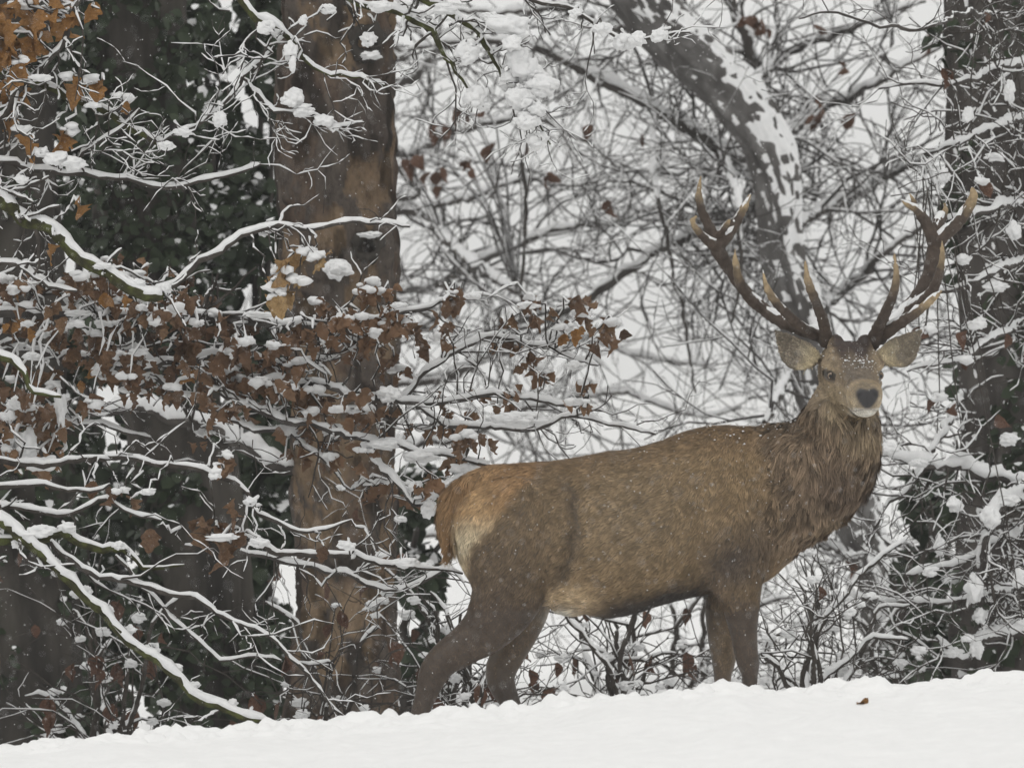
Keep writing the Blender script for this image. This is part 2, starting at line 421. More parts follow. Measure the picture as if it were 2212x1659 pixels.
# legs
yn, yf = -.105, .105
def leg(rows, off): limb(G, [(a, b, yb(a) + off * f, h - 3, l) for a, b, f, h, l in rows])
leg([(1570, 1470, .6, 70, .07), (1565, 1540, .85, 128, .10), (1560, 1640, 1.0, 142, .115), (1550, 1740, 1.05, 132, .115), (1537, 1820, 1.1, 112, .10), (1485, 1905, 1.1, 84, .075), (1420, 1958, 1.1, 64, .055), (1352, 2005, 1.1, 54, .045), (1320, 2045, 1.1, 49, .038), (1306, 2085, 1.1, 42, .033), (1292, 2125, 1.1, 35, .03), (1275, 2170, 1.1, 29, .027), (1258, 2230, 1.1, 27, .026), (1247, 2300, 1.1, 26, .026), (1243, 2335, 1.1, 31, .03), (1262, 2370, 1.1, 28, .03), (1275, 2400, 1.1, 36, .036), (1282, 2412, 1.1, 34, .034)], yn)
leg([(1590, 1560, .8, 120, .1), (1605, 1680, 1, 115, .105), (1608, 1770, 1, 102, .095), (1603, 1850, 1, 72, .075), (1590, 1905, 1, 60, .06), (1556, 1975, 1, 53, .05), (1526, 2030, 1, 52, .043), (1524, 2075, 1, 46, .036), (1543, 2118, 1, 38, .031), (1560, 2152, 1, 31, .028), (1578, 2210, 1, 27, .026), (1590, 2275, 1, 26, .026), (1596, 2308, 1, 31, .03), (1612, 2340, 1, 28, .03), (1625, 2370, 1, 36, .036), (1632, 2382, 1, 34, .034)], yf)
leg([(2270, 1480, .5, 60, .06), (2255, 1560, .9, 112, .085), (2240, 1660, 1.1, 112, .095), (2238, 1740, 1.15, 96, .085), (2248, 1800, 1.1, 72, .065), (2255, 1855, 1.05, 58, .055), (2263, 1928, 1, 44, .045), (2270, 1985, 1, 39, .042), (2277, 2018, 1, 38, .041), (2281, 2055, 1, 27, .033), (2280, 2110, 1, 25, .027), (2282, 2190, 1, 24, .026), (2284, 2235, 1, 30, .03), (2292, 2268, 1, 27, .03), (2300, 2298, 1, 35, .036), (2304, 2312, 1, 33, .034)], yn + .01)
leg([(2230, 1560, .8, 90, .08), (2215, 1680, 1, 95, .085), (2206, 1770, 1, 74, .07), (2200, 1835, 1, 60, .055), (2196, 1900, 1, 51, .047), (2199, 1960, 1, 46, .043), (2202, 2010, 1, 40, .041), (2198, 2055, 1, 30, .033), (2200, 2110, 1, 27, .028), (2199, 2190, 1, 25, .026), (2200, 2235, 1, 30, .03), (2208, 2268, 1, 27, .03), (2216, 2298, 1, 35, .036), (2220, 2312, 1, 33, .034)], yf - .01)
# tail
limb(G, [(1580, 1430, yb(1400), 20, .03), (1500, 1440, yb(1400), 26, .04), (1430, 1468, yb(1380) - .02, 30, .045), (1378, 1515, yb(1380) - .03, 30, .045), (1358, 1575, yb(1380) - .03, 26, .04), (1358, 1635, yb(1380) - .03, 20, .03), (1370, 1690, yb(1380) - .02, 9, .012)])
v, f = ICO3; G.add(PS(1742, 1832, yb(1742)) + v * np.array([.085, .07, .045]), t=f)
# head frame
HF = nrm(np.array([.14, -.965, -.17])); HR = nrm(np.cross([0, 0, 1.], HF)); HU = np.cross(HF, HR)
HO = PS(2593, 1134, -.10)
def H(r, u, d): return HO + HR * r + HU * u + HF * d
hs_ = [(-.15, .0, .07, .075), (-.08, -.01, .097, .104), (-.02, -.012, .104, .108), (.04, -.024, .099, .102), (.09, -.036, .079, .088), (.14, -.042, .063, .072), (.19, -.046, .0585, .063), (.235, -.045, .0635, .0605), (.262, -.046, .058, .054), (.28, -.044, .042, .04), (.287, -.042, .02, .02)]
hr = np.array([(0, u, d, w, h) for d, u, w, h in hs_])
p, ra, rb = smooth_secs([(0, u, d, h, w) for d, u, w, h in hs_], .012)
loft(G, [(H(*p[i]), HU, ra[i], HR, rb[i] * .92) for i in range(len(p))], 40, -.15, .82)
for s in (-1, 1):                 # brow ridges, cheek bones
    v, f = ICO2
    G.add(H(s * .078, .03, .0) + (v[:, :1] * HR * .026 + v[:, 1:2] * HU * .02 + v[:, 2:] * HF * .035), t=f)
    G.add(H(s * .062, .005, -.075) + (v[:, :1] * HR * .036 + v[:, 1:2] * HU * .075 + v[:, 2:] * HF * .06), t=f)
    G.add(H(s * .048, -.075, .0) + (v[:, :1] * HR * .03 + v[:, 1:2] * HU * .045 + v[:, 2:] * HF * .08), t=f)
    G.add(H(s * .05, .085, -.05) + (v[:, :1] * HR * .028 + v[:, 1:2] * HU * .035 + v[:, 2:] * HF * .028), t=f)
    G.add(H(s * .028, -.022, .262) + (v[:, :1] * HR * .022 + v[:, 1:2] * HU * .02 + v[:, 2:] * HF * .022), t=f)
v, f = ICO2
G.add(H(0, -.086, .235) + (v[:, :1] * HR * .04 + v[:, 1:2] * HU * .022 + v[:, 2:] * HF * .036), t=f)
# ears: cupped leaf-shaped shells
EARS = {}
for s, bx, by, tx, ty in ((-1, 672, 470, 148, 92), (1, 1405, 430, 1908, 84)):
    b = PS(2320 + bx / 3.95, 980 + by / 3.95, -.075); t = PS(2320 + tx / 3.95, 980 + ty / 3.95, -.05)
    ax = nrm(t - b); ln = np.linalg.norm(t - b); fr = nrm(np.array([s * .12, -1., .12])); fr = nrm(fr - ax * (fr @ ax)); sd = np.cross(ax, fr) * s   # sd points down-ish
    if sd[2] > 0: sd = -sd
    nt_, nw = 22, 13; fv, bv = [], []
    for i in range(nt_):
        t_ = i / (nt_ - 1); w = .054 * (math.sin(math.pi * min(1, t_ ** .78)) ** 1.0) + .001 + .022 * (1 - t_) ** 2
        
        for j in range(nw):
            x = j / (nw - 1) * 2 - 1
            cup = (.026 * (1 - t_ * .45)) * (x * x - .45)
            off = sd * (x * w * (.66 if x < 0 else 1.05) + .012 * math.sin(math.pi * t_)) + fr * (cup + .012 * t_)
            c = b + ax * (t_ * ln) + off; th = .0065 * (1 - .5 * abs(x)) + .0015
            fv.append(c + fr * th); bv.append(c - fr * th)
    V = np.array(fv + bv); N = nt_ * nw; idx = np.arange(N).reshape(nt_, nw)
    q = np.stack([idx[:-1, :-1], idx[:-1, 1:], idx[1:, 1:], idx[1:, :-1]], -1).reshape(-1, 4)
    rim = np.concatenate([idx[0, :], idx[1:, -1], idx[-1, -2::-1], idx[-2:0:-1, 0]]); r2 = np.roll(rim, -1)
    Q4 = np.concatenate([q, q[:, ::-1] + N, np.stack([rim, rim + N, r2 + N, r2], -1)])
    G.add(V, Q4); EARS[s] = (b, ax, sd, fr, ln)
bv_, bq, bt = remesh(G, .0058, 5, .5)
bn, bT, bA = vnormals(bv_, bq, bt)
if ((bv_ - bv_.mean(0)) * bn).sum() < 0: bn = -bn
_qx, _qy = Q(bv_); _x, _y = _qx / .71011, _qy / .71011; _sd = np.abs(bn[:, 1])      # muscle relief
_g = lambda a, s: np.exp(-(a / s) ** 2)
_m = -.012 * _g(_x - np.interp(_y, [1380, 1480, 1600, 1700, 1800, 1860], [1660, 1745, 1765, 1745, 1700, 1670]), 26) * sstep(1410, 1480, _y) * sstep(1890, 1840, _y)
_m += .014 * _g(_x - 1600, 110) * _g(_y - 1640, 150) + .006 * _g(_x - 1830, 60) * _g(_y - 1480, 110)
_m += -.009 * _g(_x - np.interp(_y, [1400, 1550, 1700, 1800], [2180, 2150, 2135, 2150]), 28) * sstep(1420, 1520, _y) * sstep(1830, 1790, _y) + .014 * _g(_x - 2232, 62) * _g(_y - 1640, 120)
_m += -.008 * _g(_x - np.interp(_y, [1320, 1450, 1600, 1700], [2320, 2362, 2392, 2360]), 30) * sstep(1310, 1380, _y) * sstep(1730, 1680, _y)
_m += .004 * np.sin((_x + (_y - 1600) * .25) / 21) * sstep(1860, 1930, _x) * sstep(2140, 2080, _x) * sstep(1480, 1560, _y) * sstep(1790, 1720, _y) * .5
_m += -.006 * _g(_x - (1480 - (_y - 1700) * .5), 22) * sstep(1700, 1760, _y) * sstep(1930, 1880, _y) * (_x < 1620)
bv_ = bv_ + bn * (_m * 1.7 * _sd * (_x < 2480))[:, None]
bn, bT, bA = vnormals(bv_, bq, bt)
if ((bv_ - bv_.mean(0)) * bn).sum() < 0: bn = -bn

def coat(p, n=None):
    """coat colour by place on the animal (traced source pixels), plus fur length and lay direction"""
    qx, qy = Q(p); x = qx / .71011; y = qy / .71011
    jit = (noise(p, .05, 21) - .5) * 26 + (noise(p, .012, 22) - .5) * 10
    xj, yj = x + jit, y + (noise(p, .05, 23) - .5) * 26
    N = len(p); c = np.empty((N, 3)); c[:] = (.25, .176, .1)
    def put(col, w): 
        nonlocal c
        w = np.clip(w, 0, 1)[:, None]; c = c * (1 - w) + np.asarray(col) * w
    near = p[:, 1] - .18 * (p[:, 0] - .43)
    put((.215, .142, .08), sstep(120, 20, yj - np.interp(x, [1400, 1800, 2150, 2300], [1420, 1370, 1290, 1290])) * .75)
    put((.25, .19, .122), np.exp(-(((xj - 1920) / 200) ** 2 + ((yj - 1560) / 170) ** 2)) * .6)
    # thigh
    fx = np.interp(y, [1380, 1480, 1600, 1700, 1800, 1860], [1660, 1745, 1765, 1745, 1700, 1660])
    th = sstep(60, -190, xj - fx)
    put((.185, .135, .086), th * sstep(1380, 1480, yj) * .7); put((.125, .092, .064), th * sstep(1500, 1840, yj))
    put((.11, .085, .062), np.exp(-((xj - fx + 8) / 24) ** 2) * sstep(1420, 1500, y) * sstep(1900, 1800, y) * .75)  # shade of the flank fold painted into the coat colour as a dark band
    # legs
    lg = sstep(1760, 1880, yj) * np.where(x > 2050, sstep(2110, 2140, x), sstep(1720, 1660, x))
    put((.105, .077, .057), lg); put((.088, .066, .051), lg * sstep(1960, 2080, yj))
    far = sstep(-.02, .05, near)
    put((.24, .175, .112), lg * far * np.where(x > 2000, .95, .35) * sstep(2130, 1990, yj))
    put((.21, .15, .1), np.exp(-((x - 2180) / 35) ** 2) * sstep(1850, 1800, y) * sstep(1700, 1760, y) * .8)
    # shoulder and belly
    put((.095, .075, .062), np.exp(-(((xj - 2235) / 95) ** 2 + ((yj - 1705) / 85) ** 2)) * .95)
    put((.12, .09, .068), np.exp(-(((xj - 2330) / 80) ** 2 + ((yj - 1640) / 110) ** 2)) * .7)
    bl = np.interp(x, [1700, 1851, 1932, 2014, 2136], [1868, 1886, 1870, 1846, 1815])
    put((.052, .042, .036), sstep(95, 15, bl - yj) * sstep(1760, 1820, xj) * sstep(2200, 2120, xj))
    put((.6, .44, .27), np.exp(-(((x - 1730) / 78) ** 2 + ((y - 1836) / 50) ** 2)) * 1.7 * sstep(1650, 1680, x))
    put((.82, .76, .65), np.exp(-(((x - 1712) / 50) ** 2 + ((y - 1872) / 24) ** 2)) * 1.1)
    put((.27, .18, .1), np.exp(-(((xj - 2375) / 45) ** 2 + ((yj - 1745) / 50) ** 2)) * .8)
    # rump
    bx = np.interp(y, [1380, 1420, 1480, 1560, 1640, 1690, 1800, 1870], [1720, 1640, 1590, 1530, 1450, 1412, 1403, 1400])
    rp = sstep(28, -22, xj - bx) * sstep(1900, 1840, y)
    put((.33, .205, .105), rp); put((.4, .265, .14), rp * np.exp(-(((xj - 1455) / 60) ** 2 + ((yj - 1530) / 70) ** 2)))
    put((.6, .5, .34), rp * sstep(1540, 1640, yj) * sstep(1350, 1375, x))
    tl = sstep(1400, 1365, xj + np.where(y > 1640, (y - 1640) * .0, 0) - np.clip((1540 - y) * .7, 0, 120)) * sstep(1760, 1700, y) * sstep(1440, 1470, y)
    put((.235, .145, .075), tl * rp)
    # neck mane
    ne = sstep(2290, 2400, xj + (1500 - yj) * .12) * sstep(1720, 1620, yj)
    put((.19, .138, .092), ne); put((.13, .095, .07), ne * np.exp(-(((xj - 2555) / 85) ** 2 + ((yj - 1450) / 120) ** 2)) * .9)
    put((.25, .185, .115), ne * np.exp(-(((xj - 2570) / 60) ** 2 + ((yj - 1590) / 40) ** 2)))
    put((.33, .255, .165), np.exp(-(((xj - 2622) / 62) ** 2 + ((yj - 1302) / 34) ** 2)) * (near < .05) * .8)
    # head
    h = p - HO; r, u, d = h @ HR, h @ HU, h @ HF; d = np.where(np.linalg.norm(h, axis=1) < .36, d, -1.)
    hd = sstep(-.10, -.04, d) * (x > 2440) * sstep(-.16, -.1, u) + sstep(.03, .07, u) * sstep(-.15, -.1, d) * (x > 2440); hd = np.clip(np.maximum(hd * sstep(-.15, -.11, u), sstep(.2, .165, np.linalg.norm((p - H(0, .01, -.06)) / np.array([1, 1, 1.]), axis=1))), 0, 1)
    put((.212, .165, .115), hd); put((.125, .096, .068), hd * sstep(.065, .03, np.abs(r)) * sstep(-.01, .04, u) * .9); put((.4, .315, .21), hd * np.exp(-(((np.abs(r) - .078) / .02) ** 2 + ((u - .026) / .009) ** 2)) * (d > -.02) * .8)
    put((.185, .152, .118), hd * sstep(.055, .025, np.abs(r)) * sstep(.04, .1, d) * sstep(.245, .22, d) * .85); put((.31, .25, .165), hd * np.exp(-((np.abs(r) - .07) / .016) ** 2) * sstep(-.01, -.03, u) * .6)
    put((.30, .235, .15), hd * np.exp(-(((np.abs(r) - .07) / .03) ** 2 + ((u + .06) / .05) ** 2)) * .6)
    put((.06, .045, .04), hd * sstep(.052, .08, u + .01 * np.sin(r * 90)) * sstep(.075, .05, np.abs(r)) * (d < .08))
    put((.29, .23, .155), np.exp(-(((np.abs(r) - .075) / .02) ** 2 + ((u - .058) / .024) ** 2)) * (d > -.08) * hd * .8)
    for s in (-1, 1):             # eye surrounds
        e = np.sqrt((r - s * .083) ** 2 + ((u - .0) * 1.15) ** 2)
        fd = (d > -.01) & (d < .09)
        put((.36, .28, .18), np.exp(-((e - .034) / .009) ** 2) * fd * .45); put((.03, .024, .02), sstep(.018, .0145, e) * fd * .85)
        put((.03, .024, .02), np.exp(-(((r - s * .063) / .012) ** 2 + ((u + .012) / .004) ** 2)) * fd * .25)
    mz = sstep(.19, .265, d)
    put((.29, .235, .16), mz * .7); put((.5, .41, .29), np.exp(-(((np.abs(r) - .048) / .02) ** 2 + ((u + .05) / .026) ** 2)) * sstep(.16, .22, d))
    rn = np.sqrt((r / 1.15) ** 2 + (u + .032) ** 2); put((.41, .31, .19), np.exp(-((rn - .05) / .008) ** 2) * sstep(.2, .24, d) * (u > -.06) * .55)
    put((.36, .28, .18), sstep(-.06, -.09, u) * sstep(-.15, -.12, u) * sstep(-.0, .07, d) * sstep(.22, .18, d) * .8)
    put((.74, .69, .6), sstep(-.066, -.074, u) * sstep(.15, .2, d) * sstep(.05, .036, np.abs(r))); put((.5, .42, .3), sstep(-.075, -.1, u) * sstep(.08, .16, d) * sstep(.21, .17, d))
    put((.06, .05, .045), np.exp(-((u + .0725 + 7 * r * r) / .0032) ** 2) * sstep(.2, .225, d) * (np.abs(r) < .045) * .6)
    nw_ = np.interp(u, [-.07, -.062, -.048, -.03, -.014, -.006], [.008, .017, .029, .038, .037, .027])
    nose = sstep(.004, -.004, np.abs(r) - nw_) * sstep(-.006, -.012, u - .005 * np.minimum(1, np.abs(r) / .02)) * sstep(-.072, -.066, u) * sstep(.225, .24, d)
    put((.03, .028, .03), nose); put((.006, .005, .006), nose * np.exp(-(((np.abs(r) - .027) / .008) ** 2 + ((u + .024 + (np.abs(r) - .027) * .6) / .006) ** 2))); put((.012, .011, .012), nose * np.exp(-(r / .0022) ** 2) * .6)
    # ears
    ear = np.zeros(N)
    for s, (b, ax, sd, fr, ln) in EARS.items():
        e = p - b; t_ = e @ ax / ln; x_ = e @ sd; f_ = e @ fr
        m = (t_ > .02) & (t_ < 1.1) & (np.abs(x_) < .085) & (np.abs(f_) < .06) & (np.abs(r) > .085); ear = np.maximum(ear, m * sstep(.05, .2, t_))
        fc = np.ones(N) if n is None else sstep(-.1, .3, n @ fr)
        put((.15, .118, .085), m * 1.0); put((.25, .212, .16), m * fc * (.75 + .25 * (noise(p, .012, 31) > .5)))
        put((.52, .45, .32), m * fc * sstep(.62, .1, t_) * np.exp(-((x_ + .004) / .02) ** 2) * .95); put((.48, .4, .26), m * fc * sstep(.35, .1, t_))
        put((.07, .055, .045), m * np.clip(np.exp(-((x_ + .036 + .0 * t_) / .007) ** 2) * .8, 0, 1))
    v_ = .8 + .4 * noise(p, .02, 41); v2 = .88 + .24 * noise(p, .12, 42)
    keep = np.clip(1 - nose, 0, 1) * .8 + .2
    c = c * (1 + ((v_ * v2) - 1)[:, None] * keep[:, None])
    # fur length and lay
    ln_ = np.full(N, .022); ln_ = np.where(y > 1850, np.where(x > 1700, np.where(x < 2110, .026, .012), .013), ln_)
    ln_ = ln_ * (1 - lg * .35) + 0; ln_ = ln_ + ne * .037 * (1 - hd); ln_ = np.where(tl * rp > .4, .045, ln_)
    ln_ = np.where(hd > .5, .009 + .020 * sstep(.16, .03, d) * sstep(.06, -.05, u), ln_); ln_ = np.where(d > .19, np.where(x > 2450, .005, ln_), ln_); ln_ = np.where(ear > .3, .008, ln_)
    chin = sstep(-.07, -.1, u) * sstep(-.02, .05, d) * (x > 2450) * sstep(.2, .17, d); ln_ = ln_ + chin * .026
    dr = np.empty((N, 3)); dr[:] = (-.8, 0, -.62)
    sh = sstep(2000, 2250, x)[:, None]; dr = dr * (1 - sh) + np.array([-.45, 0, -.9]) * sh
    dr = np.where(lg[:, None] > .4, np.array([-.15, 0, -1.]), dr); thf = (th * (1 - lg))[:, None]; dr = dr * (1 - thf) + np.array([-.5, 0, -.85]) * thf
    back = np.stack([-.55 - .3 * sstep(1400, 1300, y), .0 * x, -.9 + .0 * x], -1); fwd = np.stack([.08 + 0 * x, -.2 + 0 * x, -1. + 0 * x], -1)
    m = sstep(2440, 2540, x + (y - 1300) * .3)[:, None]
    dr = np.where(ne[:, None] > .4, back * (1 - m) + fwd * m, dr)
    aw = nrm(p - H(0, -.02, .33)); aw[:, 2] -= .25; dr = np.where(hd[:, None] > .5, aw, dr)
    dr = np.where(chin[:, None] > .3, np.array([-.1, -.15, -1.]), dr)
    dr = np.where((tl * rp)[:, None] > .4, np.array([-.35, -.1, -1.]), dr)
    for s, (b, ax, sd, fr, ln) in EARS.items():
        e = p - b; dr = np.where(((ear > .3) & (r * s > 0))[:, None], ax, dr)
    bald = np.clip(nose + ((np.sqrt((np.abs(r) - .087) ** 2 + u ** 2) < .022) & (d > 0) & (d < .1)), 0, 1)
    return np.clip(c, .004, .9), ln_, nrm(dr), bald, nose, ne * (1 - hd)

def coat_mat(name, hair):
    m, n, b = mat(name, .75 if hair else .42, .22 if hair else .45)
    a = n.nodes.new('ShaderNodeVertexColor'); a.layer_name = 'coat'
    n.links.new(a.outputs[0], b.inputs['Base Color'])
    if hair:
        b.inputs['Sheen Weight'].default_value = .0
    else:
        c, h = noise_ramp(n, 'Object', 160, [(.3, (0, 0, 0)), (.7, (1, 1, 1))]); add_bump(n, b, h, .3, .003)
    return m
M_SKIN, M_FUR = coat_mat('coat_skin', False), coat_mat('coat_hair', True)
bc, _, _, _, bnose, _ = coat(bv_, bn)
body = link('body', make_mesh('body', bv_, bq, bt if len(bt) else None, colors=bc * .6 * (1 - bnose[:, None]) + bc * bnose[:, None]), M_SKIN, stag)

# fur strands
NF = 210000
hq = (bv_[bT].mean(1) - HO); hw = np.exp(-(np.linalg.norm(hq, axis=1) / .3) ** 2)
fy = bv_[bT].mean(1)[:, 1] - .18 * (bv_[bT].mean(1)[:, 0] - .43)
wt = bA * (1 + 2.2 * hw) * np.where(fy > .06, .35, 1)
fi = rg.choice(len(bT), NF, p=wt / wt.sum())
u1, u2 = rg.random(NF), rg.random(NF); fl = u1 + u2 > 1; u1[fl] = 1 - u1[fl]; u2[fl] = 1 - u2[fl]
TV = bT[fi]; fp = bv_[TV[:, 0]] + (bv_[TV[:, 1]] - bv_[TV[:, 0]]) * u1[:, None] + (bv_[TV[:, 2]] - bv_[TV[:, 0]]) * u2[:, None]
fn = nrm(bn[TV[:, 0]] * (1 - u1 - u2)[:, None] + bn[TV[:, 1]] * u1[:, None] + bn[TV[:, 2]] * u2[:, None])
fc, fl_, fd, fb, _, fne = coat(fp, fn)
ok = fb < .5; fp, fn, fc, fl_, fd, fne = fp[ok], fn[ok], fc[ok], fl_[ok], fd[ok], fne[ok]; n_ = len(fp)
fd = nrm(fd - fn * (fd * fn).sum(-1, keepdims=True))
sdv = np.cross(fn, fd)
cl = (noise(fp, .02, 51) - .5) * 1.5 + (noise(fp, .055, 52) - .5) * 1.3
cl *= np.where(fne > .4, .95, .42); cl = cl + rg.normal(size=n_) * np.where(fne > .4, .17, .14)
fd = nrm(fd * np.cos(cl)[:, None] + sdv * np.sin(cl)[:, None]); sdv = np.cross(fn, fd)
lift = np.abs(rg.normal(.2, .1, n_)) + .28 * fne * (noise(fp, .03, 53))
ln = fl_ * rg.uniform(.65, 1.25, n_) * (.75 + .5 * noise(fp, .04, 54))
wd = np.where(fl_ > .03, .0017, np.where(fl_ < .014, .0010, .00125)) * rg.uniform(.7, 1.3, n_)
p0 = fp - fn * .001; p1 = fp + (fd * np.cos(lift)[:, None] + fn * np.sin(lift)[:, None]) * (ln * .5)[:, None]
d2 = nrm(fd + fn * (lift * .1)[:, None] + np.array([0, 0, -.25]) * fne[:, None]); p2_ = p1 + d2 * (ln * .5)[:, None]
from mathutils.kdtree import KDTree
neck_m = fne > .35
for msk, nseed, kk_, ca_, vb in ((neck_m, 4200, .8, .15, .5), (~neck_m, 26000, .38, .2, .13)):
    I = np.where(msk)[0]; sd_i = rg.choice(I, min(nseed, len(I)), replace=False); kd = KDTree(len(sd_i))
    for a_, b2 in enumerate(sd_i): kd.insert(fp[b2], a_)
    kd.balance(); ns = sd_i[np.array([kd.find(q_)[1] for q_ in fp[I]])]
    sm = (noise(fp[I], .006, 59) * .5 + .5)[:, None] * kk_
    p2_[I] = p2_[I] * (1 - sm) + (p2_[ns] + (fp[I] - fp[ns]) * ca_) * sm
    p1[I] = p1[I] * (1 - sm * .4) + (p1[ns] + (fp[I] - fp[ns]) * .6) * sm * .4
    cb = rg.uniform(1 - vb, 1 + vb, n_); clb = np.ones(n_) if msk is neck_m else clb; clb[I] = cb[ns]
V = np.stack([p0 - sdv * wd[:, None], p0 + sdv * wd[:, None], p1 - sdv * (wd * .9)[:, None], p1 + sdv * (wd * .9)[:, None], p2_], 1)
b_ = np.arange(n_)[:, None] * 5
FQ = b_ + np.array([[0, 1, 3, 2]]); FT = b_ + np.array([[2, 3, 4]])
acr = np.stack([fp[:, 0] * .8 + fp[:, 2] * .6, fp[:, 1], (fp[:, 2] * .8 - fp[:, 0] * .6) * .16], -1)
vert = fp * np.array([1, 1, .2])
cn = np.where(fne > .4, noise(vert, .0125, 55) * .65 + noise(vert, .006, 56) * .35, noise(acr, .009, 57) * .6 + noise(acr, .0045, 58) * .4)
cn = np.clip((cn - .5) * 2.2, -1, 1)
br = (clb * rg.uniform(.86, 1.15, n_) * (1 + cn * np.where(fne > .4, .6, .42)))[:, None]
shade = np.where(neck_m[:, None], np.array([[.3, .3, .85, .85, 1.4]]), np.array([[.5, .5, 1.0, 1.0, 1.35]]))  # dark roots paint shade between clumps into the strand colour; tips lightened
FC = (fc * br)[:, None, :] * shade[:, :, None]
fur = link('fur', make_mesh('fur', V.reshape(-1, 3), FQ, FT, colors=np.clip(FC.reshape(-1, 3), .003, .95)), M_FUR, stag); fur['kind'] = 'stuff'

# eyes
def eye_mat():
    m, n, b = mat('eye_ball', .08, .6); a = n.nodes.new('ShaderNodeVertexColor'); a.layer_name = 'coat'; n.links.new(a.outputs[0], b.inputs['Base Color']); return m
M_EYE = eye_mat()
for s in (-1, 1):
    v, f = ICO3; gaze = nrm(HF * .9 + HR * s * .25)
    a = np.arccos(np.clip(v @ gaze, -1, 1)); col = np.where((a < .42)[:, None], (.008, .007, .007), np.where((a < .78)[:, None], (.13, .085, .05), (.02, .015, .012)))
    col = np.where(((a > .68) & (a < .84))[:, None], (.28, .22, .16), col)
    link('eye', make_mesh('eye', H(s * .0815, .0, .054) + v * .015, None, f, colors=col), M_EYE, stag)

# antlers
def Z1(x, y, d): return PS(2050 + x * .57264, 500 + y * .57264, d)
ZM = .57264 / 908
ANT = {
 -1: [[(850, 1000, -.05, 36), (825, 940, -.045, 37), (760, 905, -.03, 35), (680, 880, -.01, 33), (560, 830, .03, 32), (450, 745, .06, 31), (360, 650, .07, 30), (295, 555, .06, 31), (245, 475, .04, 37), (215, 410, .03, 42)],
      [(215, 420, .03, 36), (185, 330, .03, 27), (150, 250, .02, 22), (132, 160, .01, 17), (143, 62, 0, 4)],
      [(235, 430, .03, 38), (275, 390, .04, 32), (330, 310, .06, 26), (370, 235, .07, 20), (408, 158, .08, 4)],
      [(230, 450, .03, 30), (175, 405, -.01, 22), (118, 345, -.04, 18), (100, 300, -.05, 13), (122, 275, -.06, 5)],
      [(230, 390, .03, 20), (265, 345, 0, 15), (298, 292, -.02, 8)],
      [(810, 960, -.05, 34), (805, 890, -.09, 30), (785, 810, -.14, 27), (745, 710, -.17, 24), (712, 620, -.18, 20), (697, 505, -.17, 3)],
      [(770, 910, -.04, 30), (700, 880, -.09, 27), (620, 815, -.13, 25), (545, 735, -.15, 22), (495, 660, -.16, 18), (472, 562, -.15, 3)],
      [(470, 770, .05, 28), (405, 715, .0, 28), (355, 640, -.04, 25), (330, 540, -.06, 18), (325, 448, -.06, 3)]],
 1: [[(1030, 1000, -.05, 36), (1050, 945, -.045, 37), (1120, 890, -.01, 34), (1210, 800, .03, 32), (1290, 700, .06, 31), (1345, 600, .07, 31), (1375, 500, .06, 34), (1390, 425, .05, 40), (1385, 380, .04, 40)],
     [(1385, 420, .04, 36), (1355, 345, .04, 32), (1320, 280, .03, 27), (1280, 235, .02, 18), (1240, 215, .01, 12), (1205, 190, 0, 4)],
     [(1310, 285, .03, 22), (1290, 235, .03, 15), (1270, 190, .02, 10), (1250, 152, .02, 3)],
     [(1395, 430, .05, 38), (1430, 385, .04, 32), (1500, 320, .03, 31), (1560, 240, .02, 29), (1590, 170, .01, 24), (1582, 125, .01, 10)],
     [(1380, 380, .05, 34), (1405, 310, .08, 34), (1435, 260, .1, 18), (1445, 225, .1, 10), (1432, 205, .1, 4)],
     [(1055, 960, -.05, 34), (1075, 890, -.09, 31), (1110, 820, -.14, 28), (1150, 730, -.17, 25), (1178, 640, -.18, 20), (1180, 560, -.18, 13), (1168, 460, -.17, 3)],
     [(1090, 930, -.04, 32), (1150, 880, -.1, 30), (1230, 825, -.15, 28), (1310, 770, -.18, 24), (1370, 720, -.19, 18), (1425, 668, -.19, 5)],
     [(1250, 770, .03, 26), (1330, 720, -.01, 27), (1385, 650, -.04, 26), (1415, 560, -.06, 21), (1425, 480, -.06, 15), (1424, 402, -.06, 3)]]}
M_ANT, _n, _b = mat('antler_horn', .65, .25)
_a = _n.nodes.new('ShaderNodeVertexColor'); _a.layer_name = 'coat'
_c, _h = noise_ramp(_n, 'Object', 60, [(.3, (.72, .7, .68)), (.7, (1.15, 1.12, 1.1))]); _mx = _n.nodes.new('ShaderNodeMixRGB'); _mx.blend_type = 'MULTIPLY'; _mx.inputs[0].default_value = 1
_n.links.new(_a.outputs[0], _mx.inputs[1]); _n.links.new(_c, _mx.inputs[2]); _n.links.new(_mx.outputs[0], _b.inputs['Base Color']); add_bump(_n, _b, _h, .8, .006)
